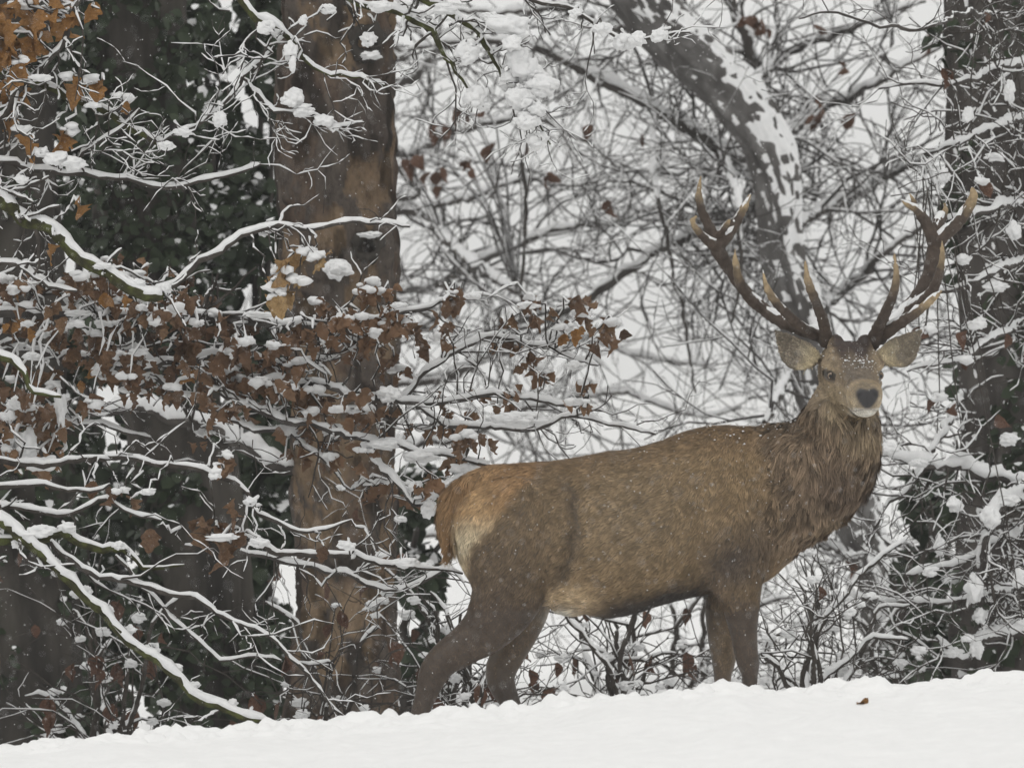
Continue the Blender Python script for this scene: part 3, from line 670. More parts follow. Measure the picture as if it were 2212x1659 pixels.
for s, tines in ANT.items():
    ga, gs = Geo(), Geo(); smp, tip = [], []
    for k, tn in enumerate(tines):
        pts = np.array([Z1(x, y, d) for x, y, d, r in tn]); rr = np.array([r for *_, r in tn]) * ZM * 1.04 + .0006
        p, r = spline(pts, rr, .008)
        t = nrm(np.gradient(p, axis=0)); ref = np.array([.1, 1., .15])
        secs = []
        for i in range(len(p)):
            A = nrm(np.cross(ref, t[i])); B = np.cross(t[i], A); secs.append((p[i], A, r[i], B, r[i] * .92))
        loft(ga, secs, 14)
        smp.append(p); T = np.linspace(0, 1, len(p)); tip.append(sstep(.55, .95, T) if k else 0 * T)
        pr = np.stack([p], 0); snow_on(gs, p[::3], r[::3] * .84, rg, .001, .7, .013, 8, 1, .3, gap=.1)
    v, q, t = remesh(ga, .0042, 3, .4); n, _, _ = vnormals(v, q, t)
    v = v + n * ((noise(v * np.array([1, 1, .5]), .008, 61) - .5) * .0055 + (noise(v, .004, 62) - .5) * .0022)[:, None]
    smp = np.concatenate(smp); tip = np.concatenate(tip); ti = np.empty(len(v))
    for i in range(0, len(v), 2000):
        dd = ((v[i:i + 2000, None] - smp[None]) ** 2).sum(-1); ti[i:i + 2000] = tip[dd.argmin(1)]
    base = np.array([.075, .058, .047]) * (.7 + .6 * noise(v, .03, 63))[:, None]; pale = np.array([.38, .295, .18]) * (.75 + .5 * noise(v, .012, 64))[:, None]
    w = np.clip(ti + (noise(v, .02, 65) - .5) * .5 * (ti > .02), 0, 1)[:, None]
    an = link('antler', make_mesh('antler', v, q, t if len(t) else None, colors=base * (1 - w) + pale * w), M_ANT, stag)
    gs.build('snow', M_SNOW, an, 'stuff')
# snow caught on the brow and back
gs = Geo()
for _ in range(170):
    r, u, d = rg.normal(0.008, .032), rg.normal(.035, .028), 0
    k = np.argmin(((np.stack([(bv_ - HO) @ HR - r, (bv_ - HO) @ HU - u], -1)) ** 2).sum(-1) - ((bv_ - HO) @ HF > -.05) * .01 + (((bv_ - HO) @ HF > .13) | ((bv_ - HO) @ HF < -.2)) * 1)
    if (((bv_[k] - HO) @ HR - r) ** 2 + ((bv_[k] - HO) @ HU - u) ** 2) > 6e-5: continue
    z = rg.uniform(.0005, .0016) * (1.9 if abs(u - .052) < .007 else 1); blob(gs, bv_[k] + bn[k] * .006, z * 1.6, z, z, rg, .3, ICO0)
top = np.where((bn[:, 2] > .55) & (bv_[:, 2] > 1.05) & (bv_[:, 0] < 1.0))[0]
for k in rg.choice(top, 110):
    z = rg.uniform(.001, .003); blob(gs, bv_[k] + bn[k] * .012, z * 1.5, z * 1.5, z, rg, .3, ICO0)
side = np.where((bn[:, 1] < -.3))[0]
for k in rg.choice(side, 170):
    z = rg.uniform(.0007, .0016); blob(gs, bv_[k] + bn[k] * .012, z, z, z, rg, .3, ICO0)
c = PS(2249, 1304, yb(2240)); blob(gs, c + [0, -.02, 0], .008, .008, .012, rg, .4, ICO0)
gs.build('snow_specks', M_SNOW, stag, 'stuff')

# ------------------------------------------------------------------ woodland
rt = np.random.default_rng(11)

def trunk_mesh(path, rad, rough=.06, nseg=64, step=.03, seed=0, ridge=.35, fine=.012):
    p, r = spline(path, rad, step); t, s, u = frames(p[None]); s, u = s[0], u[0]
    a = np.arange(nseg) / nseg * 2 * np.pi; ca, sa = np.cos(a), np.sin(a); K = len(p)
    base = np.stack([np.broadcast_to(ca, (K, nseg)) * r[:, None] * 1.0, np.broadcast_to(sa, (K, nseg)) * r[:, None], np.broadcast_to(np.arange(K)[:, None] * step * .12, (K, nseg))], -1)
    d = (noise(base, .035, seed) - .5) * ridge * .12 + (noise(base * np.array([1, 1, 2.5]), .015, seed + 1) - .5) * fine * 1.5 + (noise(base * np.array([1, 1, 6]), .3, seed + 2) - .5) * rough
    R_ = r[:, None] * (1 + (noise(base * np.array([1, 1, 8]), .5, seed + 3) - .5) * .12) + d
    v = p[:, None] + s[:, None] * (ca[None, :, None] * R_[..., None]) + u[:, None] * (sa[None, :, None] * R_[..., None])
    idx = np.arange(K * nseg).reshape(K, nseg); A, B = idx[:-1], idx[1:]
    return v, np.stack([A, np.roll(A, -1, 1), np.roll(B, -1, 1), B], -1).reshape(-1, 4), p, r

def make_trunk(parent, path, rad, m, seed, patches=False, plaster=None, **k):
    v, q, p, r = trunk_mesh(path, rad, seed=seed, **k); col = None
    if patches:                   # plates of grey bark left on bare tan wood: raised and coloured together
        b = v.reshape(-1, 3); w = b * np.array([1, 1, .42]); n1 = noise(w, .085, seed + 5) * .55 + noise(w, .035, seed + 6) * .3 + noise(b * np.array([1, 1, .6]), .014, seed + 7) * .15
        bark = sstep(.49, .53, n1); red = sstep(.5, .62, noise(w, .12, seed + 8)); dk = sstep(.56, .68, noise(b * np.array([1, 1, .5]), .06, seed + 9))
        wood = np.array([.27, .2, .135]) * (1 - red)[:, None] + np.array([.16, .122, .096]) * red[:, None]; bk = np.array([.135, .115, .1])
        col = wood * (1 - bark)[:, None] + bk * bark[:, None]; col = col * (1 - .55 * dk)[:, None]
        ax = np.repeat(p, v.shape[1], 0); v = (b + nrm((b - ax) * np.array([1, 1, 0])) * (bark * .013 + (noise(b * np.array([1, 1, .5]), .02, seed + 10) - .5) * .012)[:, None]).reshape(v.shape)
    o = link('trunk', make_mesh('trunk', v, q, colors=col), m, parent)
    if plaster:                   # snow driven against one side of the bark
        d, thr, th, ps = plaster; n = vnormals(v.reshape(-1, 3), q, np.zeros((0, 3), int))[0]; b = v.reshape(-1, 3); ax = np.repeat(p, v.shape[1], 0)
        if ((b - ax) * n).sum() < 0: n = -n
        w = n @ nrm(np.array(d, float)) + (noise(b, .13, ps) - .5) * .7 + (noise(b, .05, ps + 1) - .5) * .9 + (noise(b, .022, ps + 4) - .5) * 1.0
        sv = b + n * (th * sstep(thr, thr + .35, w) - .012 + (noise(b, .03, ps + 2) - .5) * .006)[:, None]; keep = (w[q] > thr - .12).any(1)
        so = link('snow', make_mesh('snow', sv, q[keep]), M_SNOW, o); so['kind'] = 'stuff'
    return o, p, r

def qpath(rows, S2=S):            # rows (qx,qy,depth,radius_px) -> points, radii
    pts = np.array([P(a, b, c) for a, b, c, _ in rows]); rr = np.array([d / S * (D + c) / D for _, _, c, d in rows]); return pts, rr

def limb_branch(parent, rows, rng, m=None, twm=None, spacing=.06, l1=(.12, .4), l2=(.05, .16), n2=4, n3=0, l3=(.03, .08), r1=.45, wig=.28, snow=(.005, .68, .025), snow_tw=(.0020, .85, .0065), flat=.8, trop=(0, 0, .02), bud=True, sides=(10, 5, 4), keep=.95, jit=.006, lo=.05, ang=(.5, 1.2), name='branch', rmin=.0017, rmax=.010):
    m = m or M_MOSS; twm = twm or M_TWIG
    pts, rr = qpath(rows); p, r = spline(pts, rr, .025)
    w = rng.normal(size=p.shape) * jit; w = (w + np.roll(w, 1, 0) + np.roll(w, -1, 0)) / 2; w[0] = 0; p = p + w
    r = r * (1 + (rng.random(len(r)) - .5) * .22)
    gb, gt, gs = Geo(), Geo(), Geo()
    tubes(gb, p, r, sides[0]); snow_on(gs, p, r, rng, *snow, n=9, over=1, minh=.1, gap=0)
    a, t, rd = pick_poly(p, r, rng, spacing, lo); M1 = len(a)
    p1, r1_ = sprout(a, t, np.clip(rd * r1, rmin, rmax), rng, rng.uniform(*l1, M1), ang, 7, wig * 1.35, trop, .45, flat)
    tubes(gt, p1, r1_, sides[1]); snow_on(gs, p1, r1_, rng, *snow_tw, n=6, over=2, keep=keep)
    lv = [(p1, r1_)]
    if n2:
        a, t, rd = pick_batch(p1, r1_, rng, n2); p2, r2 = sprout(a, t, np.maximum(rd * .75, rmin * .7), rng, rng.uniform(*l2, len(a)), ang, 5, wig * 1.3, trop, .6, flat, bud)
        tubes(gt, p2, r2, sides[2]); snow_on(gs, p2, r2, rng, *snow_tw, n=5, over=2, keep=keep); lv.append((p2, r2))
    if n3:
        a, t, rd = pick_batch(p2, r2, rng, n3); p3, r3 = sprout(a, t, np.maximum(rd * .8, rmin * .6), rng, rng.uniform(*l3, len(a)), ang, 5, wig, trop, .6, flat, bud)
        tubes(gt, p3, r3, sides[2]); snow_on(gs, p3, r3, rng, *snow_tw, n=4, over=1, keep=keep); lv.append((p3, r3))
    b = gb.build(name, m, parent)
    return dict(obj=b, tw=gt, sn=gs, p=p, r=r, lv=lv, twm=twm)

def finish(B):
    B['tw'].build('twigs', B['twm'], B['obj'], 'stuff'); B['sn'].build('snow', M_SNOW, B['obj'], 'stuff')
    if 'lf' in B: B['lf'].build('foliage', M_LEAF, B['obj'], 'stuff')

# leaf shapes ---------------------------------------------------------------
def leaf_mesh(name, m, seed, oak=True):
    rng = np.random.default_rng(seed); nt_ = 17 if oak else 7; v = []
    curl = rng.choice([-1, 1]) * rng.uniform(1., 3.2); bend = rng.uniform(-1., 1.); tw = rng.uniform(-.8, .8); ph = rng.uniform(-.6, .6)
    for i in range(nt_):
        t = i / (nt_ - 1)
        if oak: w = .30 * math.sin(math.pi * min(1, t ** .75)) ** .8 * (1 + .17 * math.cos(2 * math.pi * 3.2 * t + ph)) + .012
        else: w = .27 * math.sin(math.pi * t ** .85) ** .9 + .008
        for x in (-1, 0, 1):
            j = 1 + (rng.random() - .5) * .08
            X = x * w * j; Y = curl * X * X * 1.4 + bend * (t - .5) ** 2 + tw * X * (t - .5) + .03 * math.sin(t * 19 + x)
            v.append((X, Y, -t * (1 - .08 * abs(x))))
    idx = np.arange(nt_ * 3).reshape(nt_, 3); q = np.stack([idx[:-1, :-1], idx[:-1, 1:], idx[1:, 1:], idx[1:, :-1]], -1).reshape(-1, 4)
    me = make_mesh(name, np.array(v), q); me.materials.append(m); return me
OAKL = {k: [leaf_mesh('leaf', m, i + 40) for i in range(6)] for k, m in (('b', M_LEAF), ('y', M_LEAFY), ('p', M_LEAFP))}
BEEL = [leaf_mesh('leaf', M_BEECH, i + 80, False) for i in range(5)]

def hang_leaf(meshes, parent, pos, size, rng, tilt=.55):
    o = bpy.data.objects.new('leaf', meshes[rng.integers(len(meshes))]); COL.objects.link(o); o.parent = parent
    o.location = pos; o.rotation_euler = (rng.normal(0, tilt), rng.normal(0, tilt), rng.uniform(0, 6.28)); z = size * rng.uniform(.65, 1.25); o.scale = (z * rng.uniform(.85, 1.15), z, z)
    return o

def connector(B, pos, rng, r=.0024, owner=None):
    """a twig from the nearest point of the limb to pos"""
    src = B['p']; a = src[np.argmin(((src - pos) ** 2).sum(-1) + rng.random(len(src)) * .004)]
    n = 7; t = np.linspace(0, 1, n)[:, None]; q = a * (1 - t) + pos * t
    arch = np.linalg.norm(pos - a) * .14; q[:, 2] += (np.sin(t[:, 0] * np.pi) * arch); q[1:-1] += rng.normal(size=(n - 2, 3)) * .012
    rr = np.linspace(r * 1.5, r, n); tubes(B['tw'], q, rr, 5); snow_on(B['sn'], q, rr, rng, .005, .9, .014, n=6, over=2)

def loose_leaf(B, meshes, pos, size, rng):      # beyond the first 300 leaves: joined
    me = meshes[rng.integers(len(meshes))]; v = np.array([w.co for w in me.vertices]); q = np.array([list(f.vertices) for f in me.polygons])
    from mathutils import Euler
    R3 = np.array(Euler((rng.normal(0, .55), rng.normal(0, .55), rng.uniform(0, 6.28))).to_matrix()); B.setdefault('lf', Geo()).add(v @ R3.T * size * rng.uniform(.65, 1.25) + pos, q)

def cluster(B, pos, rng, meshes, n, size, spread=.035, cap=.6, loose=False):
    connector(B, pos, rng)
    for _ in range(n):
        at = pos + rng.normal(size=3) * spread * np.array([1, 1, .6])
        if loose: loose_leaf(B, meshes, at, size, rng)
        else: hang_leaf(meshes, B['obj'], at, size, rng)
    if rng.random() < cap:
        for _ in range(3):
            z = rng.uniform(.009, .02); blob(B['sn'], pos + [rng.normal(0, .016), -.015 + rng.normal(0, .01), rng.normal(0, .006) + .006], z * 1.3, z * 1.2, z * .8, rng, .42, ICO1)

# --- oak in the foreground, its trunk just left of the picture ---------------
near = thing('oak_tree', 'oak at the left whose mossy snow-laden boughs reach across the foreground', 'tree', (-2.75, .5, gz(-2.75, .5)))
zg = gz(-2.75, .5) - .1
make_trunk(near, np.array([[-2.72, .5, zg], [-2.75, .5, .6], [-2.72, .5, 1.6], [-2.78, .5, 2.6], [-2.7, .45, 3.6], [-2.72, .4, 4.4]]), np.array([.34, .27, .25, .22, .17, .12]), M_IVYBARK, 3)
def TX(z): return (-2.7 - 0) * S + 1106, 829.5 - (z - ZC) * S
NEAR = []
def nb(rows, **k):
    B = limb_branch(near, rows, rt, **k); NEAR.append(B); return B
LX = 1106 - 2.68 * S
A1 = nb([(LX, 330, .35, 24), (-300, 350, .3, 20), (-80, 385, .1, 17), (0, 432, 0, 15), (45, 470, 0, 14), (95, 492, -.05, 14), (140, 532, -.05, 14), (178, 562, -.05, 13), (235, 592, -.05, 13), (290, 626, -.05, 13), (335, 642, -.05, 12), (350, 640, -.05, 10)], spacing=.11, l1=(.06, .2), n2=2)
A1b = nb([(325, 640, -.05, 8), (365, 622, -.05, 7.5), (420, 582, -.05, 7), (480, 537, -.08, 6.5), (540, 506, -.1, 6), (582, 492, -.1, 6), (640, 494, -.1, 5.5), (690, 492, -.1, 5), (760, 483, -.1, 4.5), (830, 486, -.1, 3.5), (885, 493, -.1, 2)], spacing=.13, l1=(.06, .22), n2=2, m=M_TWIG)
A2 = nb([(-200, 330, .2, 9), (8, 350, .1, 7), (58, 365, .1, 6.5), (115, 371, .1, 6), (185, 375, .1, 5.5), (215, 385, .1, 5), (277, 394, .1, 5), (366, 405, .1, 5), (443, 394, .1, 4.5), (500, 381, .1, 4), (555, 358, .1, 3), (565, 345, .1, 2)], spacing=.07, m=M_TWIG)
A3 = nb([(-250, 60, .25, 13), (-60, 130, .15, 10), (40, 160, .1, 9), (108, 187, .1, 8.5), (162, 213, .1, 8), (216, 237, .1, 8), (266, 268, .1, 7.5), (316, 298, .1, 7), (345, 312, .1, 4)], spacing=.06, l1=(.1, .3))
A4 = nb([(154, 374, .1, 4.5), (181, 332, .08, 4), (216, 305, .05, 4), (266, 270, .05, 3.5), (300, 240, .05, 2.5)], spacing=.07, m=M_TWIG)
A5 = nb([(320, 298, .08, 5), (352, 300, .05, 4.5), (385, 279, .05, 4.5), (424, 271, .05, 4), (455, 251, .05, 4), (482, 228, .05, 4), (505, 194, .05, 4), (520, 167, .05, 4), (539, 155, .05, 3.5), (570, 128, .05, 3.5), (586, 97, .05, 3)], spacing=.06, m=M_TWIG)
A6 = nb([(300, -300, .2, 16), (430, -110, .1, 12), (516, 0, 0, 9), (555, 40, 0, 8.5), (586, 52, 0, 8), (616, 78, 0, 7), (651, 112, 0, 6), (663, 128, 0, 5), (700, 155, 0, 4), (760, 170, 0, 3.5), (830, 184, 0, 2)], spacing=.07, l1=(.1, .3))
A7 = nb([(520, 167, .05, 4), (547, 186, .03, 4), (570, 217, .03, 4), (593, 240, 0, 4), (632, 251, 0, 4.5), (678, 250, 0, 4), (705, 266, 0, 3.5), (732, 267, 0, 3), (782, 263, 0, 2)], spacing=.06, l1=(.06, .18), m=M_TWIG)
A8 = nb([(190, -60, .05, 7), (170, 0, 0, 6.5), (154, 46, 0, 6.5), (142, 90, 0, 7), (108, 120, 0, 7), (77, 155, 0, 7), (38, 197, 0, 7), (10, 250, .05, 7.5), (-60, 300, .1, 9), (-250, 340, .25, 12)], spacing=.06, m=M_TWIG)
A9 = nb([(640, -160, .1, 11), (720, -40, .05, 9), (781, 12, 0, 7.5), (858, 24, 0, 7), (897, 46, 0, 7), (935, 70, 0, 6.5), (950, 105, 0, 6), (977, 140, 0, 5.5), (1012, 194, 0, 4), (1040, 240, 0, 2.5)], spacing=.06, l1=(.1, .3))
A9b = nb([(820, -60, .05, 9), (908, -4, 0, 8), (974, 20, 0, 8), (1008, 50, 0, 7.5), (1043, 78, 0, 7), (1062, 113, 0, 6), (1081, 155, 0, 5.5), (1101, 182, 0, 5), (1140, 232, 0, 4), (1190, 312, 0, 2)], spacing=.045, l1=(.1, .28), n2=4)
A10 = nb([(1060, -60, .1, 6), (1150, -2, .1, 5), (1205, 16, .1, 4.5), (1243, 26, .1, 4.5), (1300, 62, .1, 4), (1350, 82, .1, 3.5), (1430, 78, .1, 3), (1490, 66, .1, 2)], spacing=.07, m=M_TWIG)
A11 = nb([(-330, 1050, .2, 16), (-120, 1150, .1, 13), (0, 1170, 0, 10), (42, 1165, 0, 10), (92, 1162, 0, 10), (138, 1154, 0, 9), (175, 1171, 0, 9), (217, 1183, 0, 8), (250, 1188, 0, 8), (284, 1200, 0, 7), (313, 1225, 0, 5), (355, 1225, 0, 3.5), (396, 1219, 0, 2)], spacing=.13, n2=2)
A12 = nb([(LX, 1000, .4, 19.2), (-260, 1050, .2, 14.4), (-60, 1110, .05, 12.8), (50, 1160, -.1, 12.0), (96, 1197, -.1, 11.2), (138, 1238, -.12, 10.4), (167, 1271, -.12, 10.4), (209, 1309, -.12, 10.4), (238, 1338, -.12, 9.6), (271, 1371, -.12, 9.6), (313, 1409, -.12, 9.6), (355, 1438, -.12, 9.6), (396, 1471, -.12, 9.6), (438, 1513, -.12, 8.8), (501, 1539, -.12, 8.0), (542, 1559, -.12, 8.0), (578, 1560, -.12, 7.2)], spacing=.5, l1=(.08, .25), n2=1, snow=(.007, .75, .024))
A13 = nb([(110, 1170, -.05, 7), (138, 1200, -.05, 6.5), (179, 1225, -.05, 6), (234, 1250, -.05, 6), (292, 1259, -.05, 6), (355, 1275, -.05, 5.5), (420, 1296, -.05, 5), (459, 1313, -.05, 5), (501, 1342, -.05, 4.5), (584, 1375, -.05, 4.5), (626, 1421, -.05, 4), (680, 1471, -.05, 4), (718, 1517, -.05, 3), (743, 1542, -.05, 2)], spacing=.13, l1=(.15, .5), n2=2, trop=(.05, 0, -.03), m=M_TWIG, ang=(.3, .7))
A14 = nb([(250, 1200, 0, 4), (317, 1279, 0, 3.5), (376, 1338, 0, 3.5), (417, 1375, 0, 3.5), (480, 1421, 0, 3), (555, 1421, 0, 3), (605, 1425, 0, 2)], spacing=.12, l1=(.1, .3), m=M_TWIG)
A15 = nb([(-200, 960, .3, 9), (60, 1000, .25, 7), (250, 990, .2, 6), (380, 1010, .1, 5.5), (455, 1020, .1, 5.5), (501, 1042, .1, 5.5), (542, 1079, .1, 5), (555, 1108, .1, 5), (592, 1129, .1, 4.5), (647, 1150, .1, 4), (705, 1141, .1, 3), (755, 1120, .1, 2)], n2=2, spacing=.12, m=M_TWIG)
A16 = nb([(-200, 1110, .3, 9), (-40, 1100, .15, 6), (0, 1096, .1, 5.5), (63, 1100, .1, 5), (125, 1108, .1, 5), (180, 1100, .1, 4.5), (234, 1083, .1, 4), (290, 1110, .1, 3.5), (350, 1120, .1, 2.5)], spacing=.1, m=M_TWIG, n2=2)
A17 = nb([(400, 1180, .15, 6), (522, 1158, .1, 6), (584, 1192, .1, 6), (668, 1200, .1, 6), (772, 1200, .1, 5.5), (835, 1221, .1, 5), (923, 1229, .1, 4), (1000, 1232, .1, 2.5)], n2=2, spacing=.11, m=M_TWIG)
A18 = nb([(-150, 1060, .2, 8), (0, 1050, .1, 6), (80, 1045, .1, 5), (160, 1060, .1, 4), (240, 1050, .1, 3)], spacing=.13, m=M_TWIG, n2=2)
A19 = nb([(-150, 560, .1, 8), (0, 570, 0, 5.5), (40, 575, 0, 5), (75, 602, 0, 4.5), (120, 625, 0, 4), (170, 634, 0, 2.5)], spacing=.2, l1=(.05, .15), n2=1, m=M_TWIG)
A20 = nb([(-150, 745, .05, 9), (0, 770, 0, 8), (35, 785, 0, 7.5), (55, 820, 0, 6.5), (75, 845, 0, 5.5), (125, 852, 0, 3)], spacing=.25, l1=(.05, .15), n2=1)
# heavy snow lumps on the foreground twigs
for B, lst in ((A9b, [(1097, 54, 50, 28), (1124, 139, 38, 36), (1170, 185, 42, 26), (1124, 212, 34, 30), (1139, 262, 32, 28), (1158, 306, 26, 22), (1060, 40, 25, 16), (1150, 165, 32, 28), (1105, 95, 25, 20), (1160, 235, 24, 20), (1098, 175, 26, 24)]),
               (A9, [(1008, 112, 32, 28), (1027, 208, 28, 30), (900, 30, 26, 12), (820, 15, 28, 16), (795, 85, 20, 18), (960, 20, 30, 14), (1045, 225, 20, 18)]),
               (A10, [(1301, 63, 22, 18), (1348, 92, 26, 22), (1378, 86, 20, 20), (1424, 78, 20, 17), (1240, 30, 16, 12)]),
               (A7, [(632, 214, 30, 24), (655, 240, 30, 14), (700, 262, 24, 16), (720, 275, 16, 14)]),
               (A6, [(628, 112, 17, 26), (632, 140, 9, 20), (574, 60, 20, 18), (600, 75, 18, 14), (655, 45, 10, 12), (710, 20, 20, 14)]),
               (A5, [(474, 258, 19, 19), (395, 285, 22, 12), (360, 315, 20, 12)]), (A2, [(125, 345, 32, 20), (160, 352, 26, 18), (90, 330, 16, 14), (45, 388, 16, 12)]),
               (A3, [(90, 168, 26, 9), (200, 228, 22, 8)]), (A1, [(295, 610, 22, 9), (60, 466, 22, 9), (120, 505, 18, 9), (220, 575, 22, 9)]), (A1b, [(570, 500, 18, 14), (590, 485, 20, 8), (360, 622, 14, 14)]),
               (A11, [(85, 1148, 40, 16), (145, 1140, 22, 11), (40, 1175, 18, 14), (255, 1178, 16, 11)]), (A12, [(120, 1215, 16, 12), (185, 1278, 17, 14), (330, 1400, 17, 14), (380, 1442, 17, 14), (500, 1520, 16, 12), (230, 1316, 16, 13), (282, 1360, 14, 13), (420, 1480, 14, 12), (545, 1548, 26, 11)]),
               (A15, [(465, 1022, 16, 14), (320, 1062, 20, 10), (540, 1085, 15, 12)]), (A17, [(480, 1160, 40, 10), (560, 1172, 26, 11), (880, 1215, 30, 12), (750, 1180, 22, 12)])):
    for x, y, w, h in lst:
        lump(B['sn'], P(x, y, -.06 + rt.normal(0, .02)), w / S * .9, min(w, h * 1.5) / S * .75, h / S * .9, rt, 8); connector(B, P(x, y + h * .3, -.06), rt, .0022)
# hanging leaves of the foreground oak
for x, y, n, z in ((15, 30, 2, .1), (60, 20, 3, .11), (90, 40, 3, .11), (35, 75, 3, .12), (10, 110, 3, .13), (55, 110, 3, .12), (20, 190, 3, .12), (75, 40, 2, .1), (120, 15, 2, .09), (180, 55, 1, .08), (215, 30, 1, .09), (150, 45, 2, .09), (110, 5, 2, .1), (5, 240, 3, .1), (40, 290, 1, .1), (20, 20, 3, .12), (85, 95, 2, .1), (45, 145, 2, .11), (0, 60, 3, .12)):
    cluster(A8, P(x, y - 10, rt.normal(0, .05)), rt, OAKL['y'], n, z, .03, .35)
for x, y in ((195, 175), (225, 175), (145, 170), (275, 215), (120, 285), (147, 280), (165, 160)): cluster(A3, P(x, y, .02), rt, OAKL['y'], 1, .095, .01, .2)
for x, y, n in ((170, 440, 1), (120, 530, 1)): cluster(A1, P(x, y, -.05), rt, OAKL['y'], n, .085, .01, .2)
for x, y, n in ((600, 590, 3), (620, 560, 3), (680, 560, 2), (600, 625, 3), (645, 600, 3), (668, 545, 2), (590, 640, 1)): cluster(A1b, P(x, y, -.1), rt, OAKL['p'], n, .085, .022, .95)
for x, y, n in ((465, 1145, 4), (490, 1150, 3), (425, 1140, 2), (515, 1100, 1), (475, 1170, 3), (340, 1145, 1)): cluster(A17, P(x, y - 10, .05), rt, OAKL['b'] + OAKL['y'][:1], n, .1, .02, .3)
for x, y, n in ((495, 985, 2), (205, 1035, 1), (260, 1060, 2), (280, 1080, 1), (700, 1180, 1), (845, 1200, 1)): cluster(A15, P(x, y, .1), rt, OAKL['b'], n, .08, .015, .3)
for B in NEAR: finish(B)

# --- second oak a little behind, still hung with brown leaves -----------------
mid = thing('oak_tree', 'oak behind the foreground boughs, its level branches still thick with brown leaves', 'tree', (-3.4, 2.6, gz(-3.4, 2.6)))
make_trunk(mid, np.array([[-3.4, 2.6, gz(-3.4, 2.6) - .1], [-3.38, 2.6, 1], [-3.4, 2.6, 2.2], [-3.35, 2.6, 3.4], [-3.4, 2.6, 4.4]]), np.array([.3, .25, .23, .2, .15]), M_IVYBARK, 9)
LM = 1106 - 3.3 * S * 30 / 32.5
MID = []
def mb(rows, **k):
    kw = dict(m=M_DARKBARK, spacing=.10, l1=(.12, .4), l2=(.05, .16), n2=3, snow=(.010, .8, .03), snow_tw=(.0016, .8, .006), flat=.5, keep=.7); kw.update(k)
    B = limb_branch(mid, rows, rt, **kw); MID.append(B); return B
B1 = mb([(LM, 640, 2.4, 22), (-200, 665, 1.8, 16), (0, 675, 1.4, 12), (100, 678, 1.3, 11), (309, 681, 1.2, 10), (417, 683, 1.2, 10), (542, 691, 1.2, 9), (659, 708, 1.2, 8), (730, 728, 1.2, 6), (790, 745, 1.2, 3)])
B1b = mb([(640, 705, 1.2, 6), (730, 706, 1.2, 6), (793, 694, 1.2, 6), (876, 673, 1.2, 5), (930, 660, 1.2, 4), (985, 648, 1.2, 3), (1060, 640, 1.2, 2)])
B2 = mb([(330, 790, 1.4, 8), (450, 815, 1.3, 7.5), (576, 829, 1.2, 7), (634, 832, 1.2, 7), (730, 840, 1.1, 7), (764, 860, 1.1, 6), (851, 869, 1.1, 6), (923, 869, 1.1, 5.5), (1010, 860, 1.1, 5), (1100, 856, 1.1, 4.5), (1200, 872, 1.1, 4), (1300, 888, 1.1, 2)])
B3 = mb([(LM, 720, 2.4, 18), (-150, 745, 1.8, 12), (60, 760, 1.6, 9), (200, 775, 1.5, 8), (292, 757, 1.4, 7.5), (334, 786, 1.4, 7), (396, 782, 1.3, 6), (480, 770, 1.3, 5), (600, 780, 1.3, 4), (740, 770, 1.3, 3)])
B4 = mb([(250, 790, 1.4, 6), (325, 819, 1.4, 6), (417, 869, 1.3, 5.5), (472, 894, 1.3, 5), (555, 928, 1.2, 5), (618, 932, 1.2, 4.5), (668, 970, 1.2, 4), (709, 1007, 1.2, 3), (760, 1060, 1.2, 2)])
B5 = mb([(480, 850, 1.2, 6), (597, 903, 1.1, 6), (668, 915, 1.1, 6), (751, 945, 1.1, 6), (835, 957, 1, 5.5), (923, 978, 1, 5), (1000, 992, 1, 4), (1060, 1000, 1, 2.5)])
B6 = mb([(900, 880, 1.1, 5), (1000, 925, 1.05, 5), (1090, 915, 1, 5), (1150, 930, 1, 4.5), (1230, 900, 1, 4), (1330, 915, 1, 3.5), (1420, 942, 1, 2)])
B7 = mb([(860, 870, 1.2, 5), (940, 790, 1.2, 5), (1020, 745, 1.2, 4.5), (1110, 735, 1.2, 4), (1200, 760, 1.2, 3.5), (1290, 790, 1.2, 2)])
B8 = mb([(LM, 860, 2.4, 18), (-150, 850, 1.8, 12), (-20, 870, 1.6, 9), (60, 880, 1.5, 7), (140, 905, 1.4, 5), (250, 930, 1.4, 4), (330, 950, 1.4, 3)])
B9 = mb([(780, 960, 1.05, 5), (850, 1040, 1, 5), (900, 1090, 1, 4.5), (960, 1060, 1, 4), (1010, 1020, 1, 3)])
B10 = mb([(LM, 580, 2.4, 16), (-150, 600, 1.8, 10), (0, 610, 1.5, 7), (120, 640, 1.4, 5), (240, 600, 1.4, 4), (330, 605, 1.3, 3)])
B11 = mb([(520, 1190, 1, 5), (640, 1215, 1, 5), (760, 1250, 1, 5), (850, 1275, 1, 4.5), (960, 1230, 1, 4), (1000, 1260, 1, 2.5)])
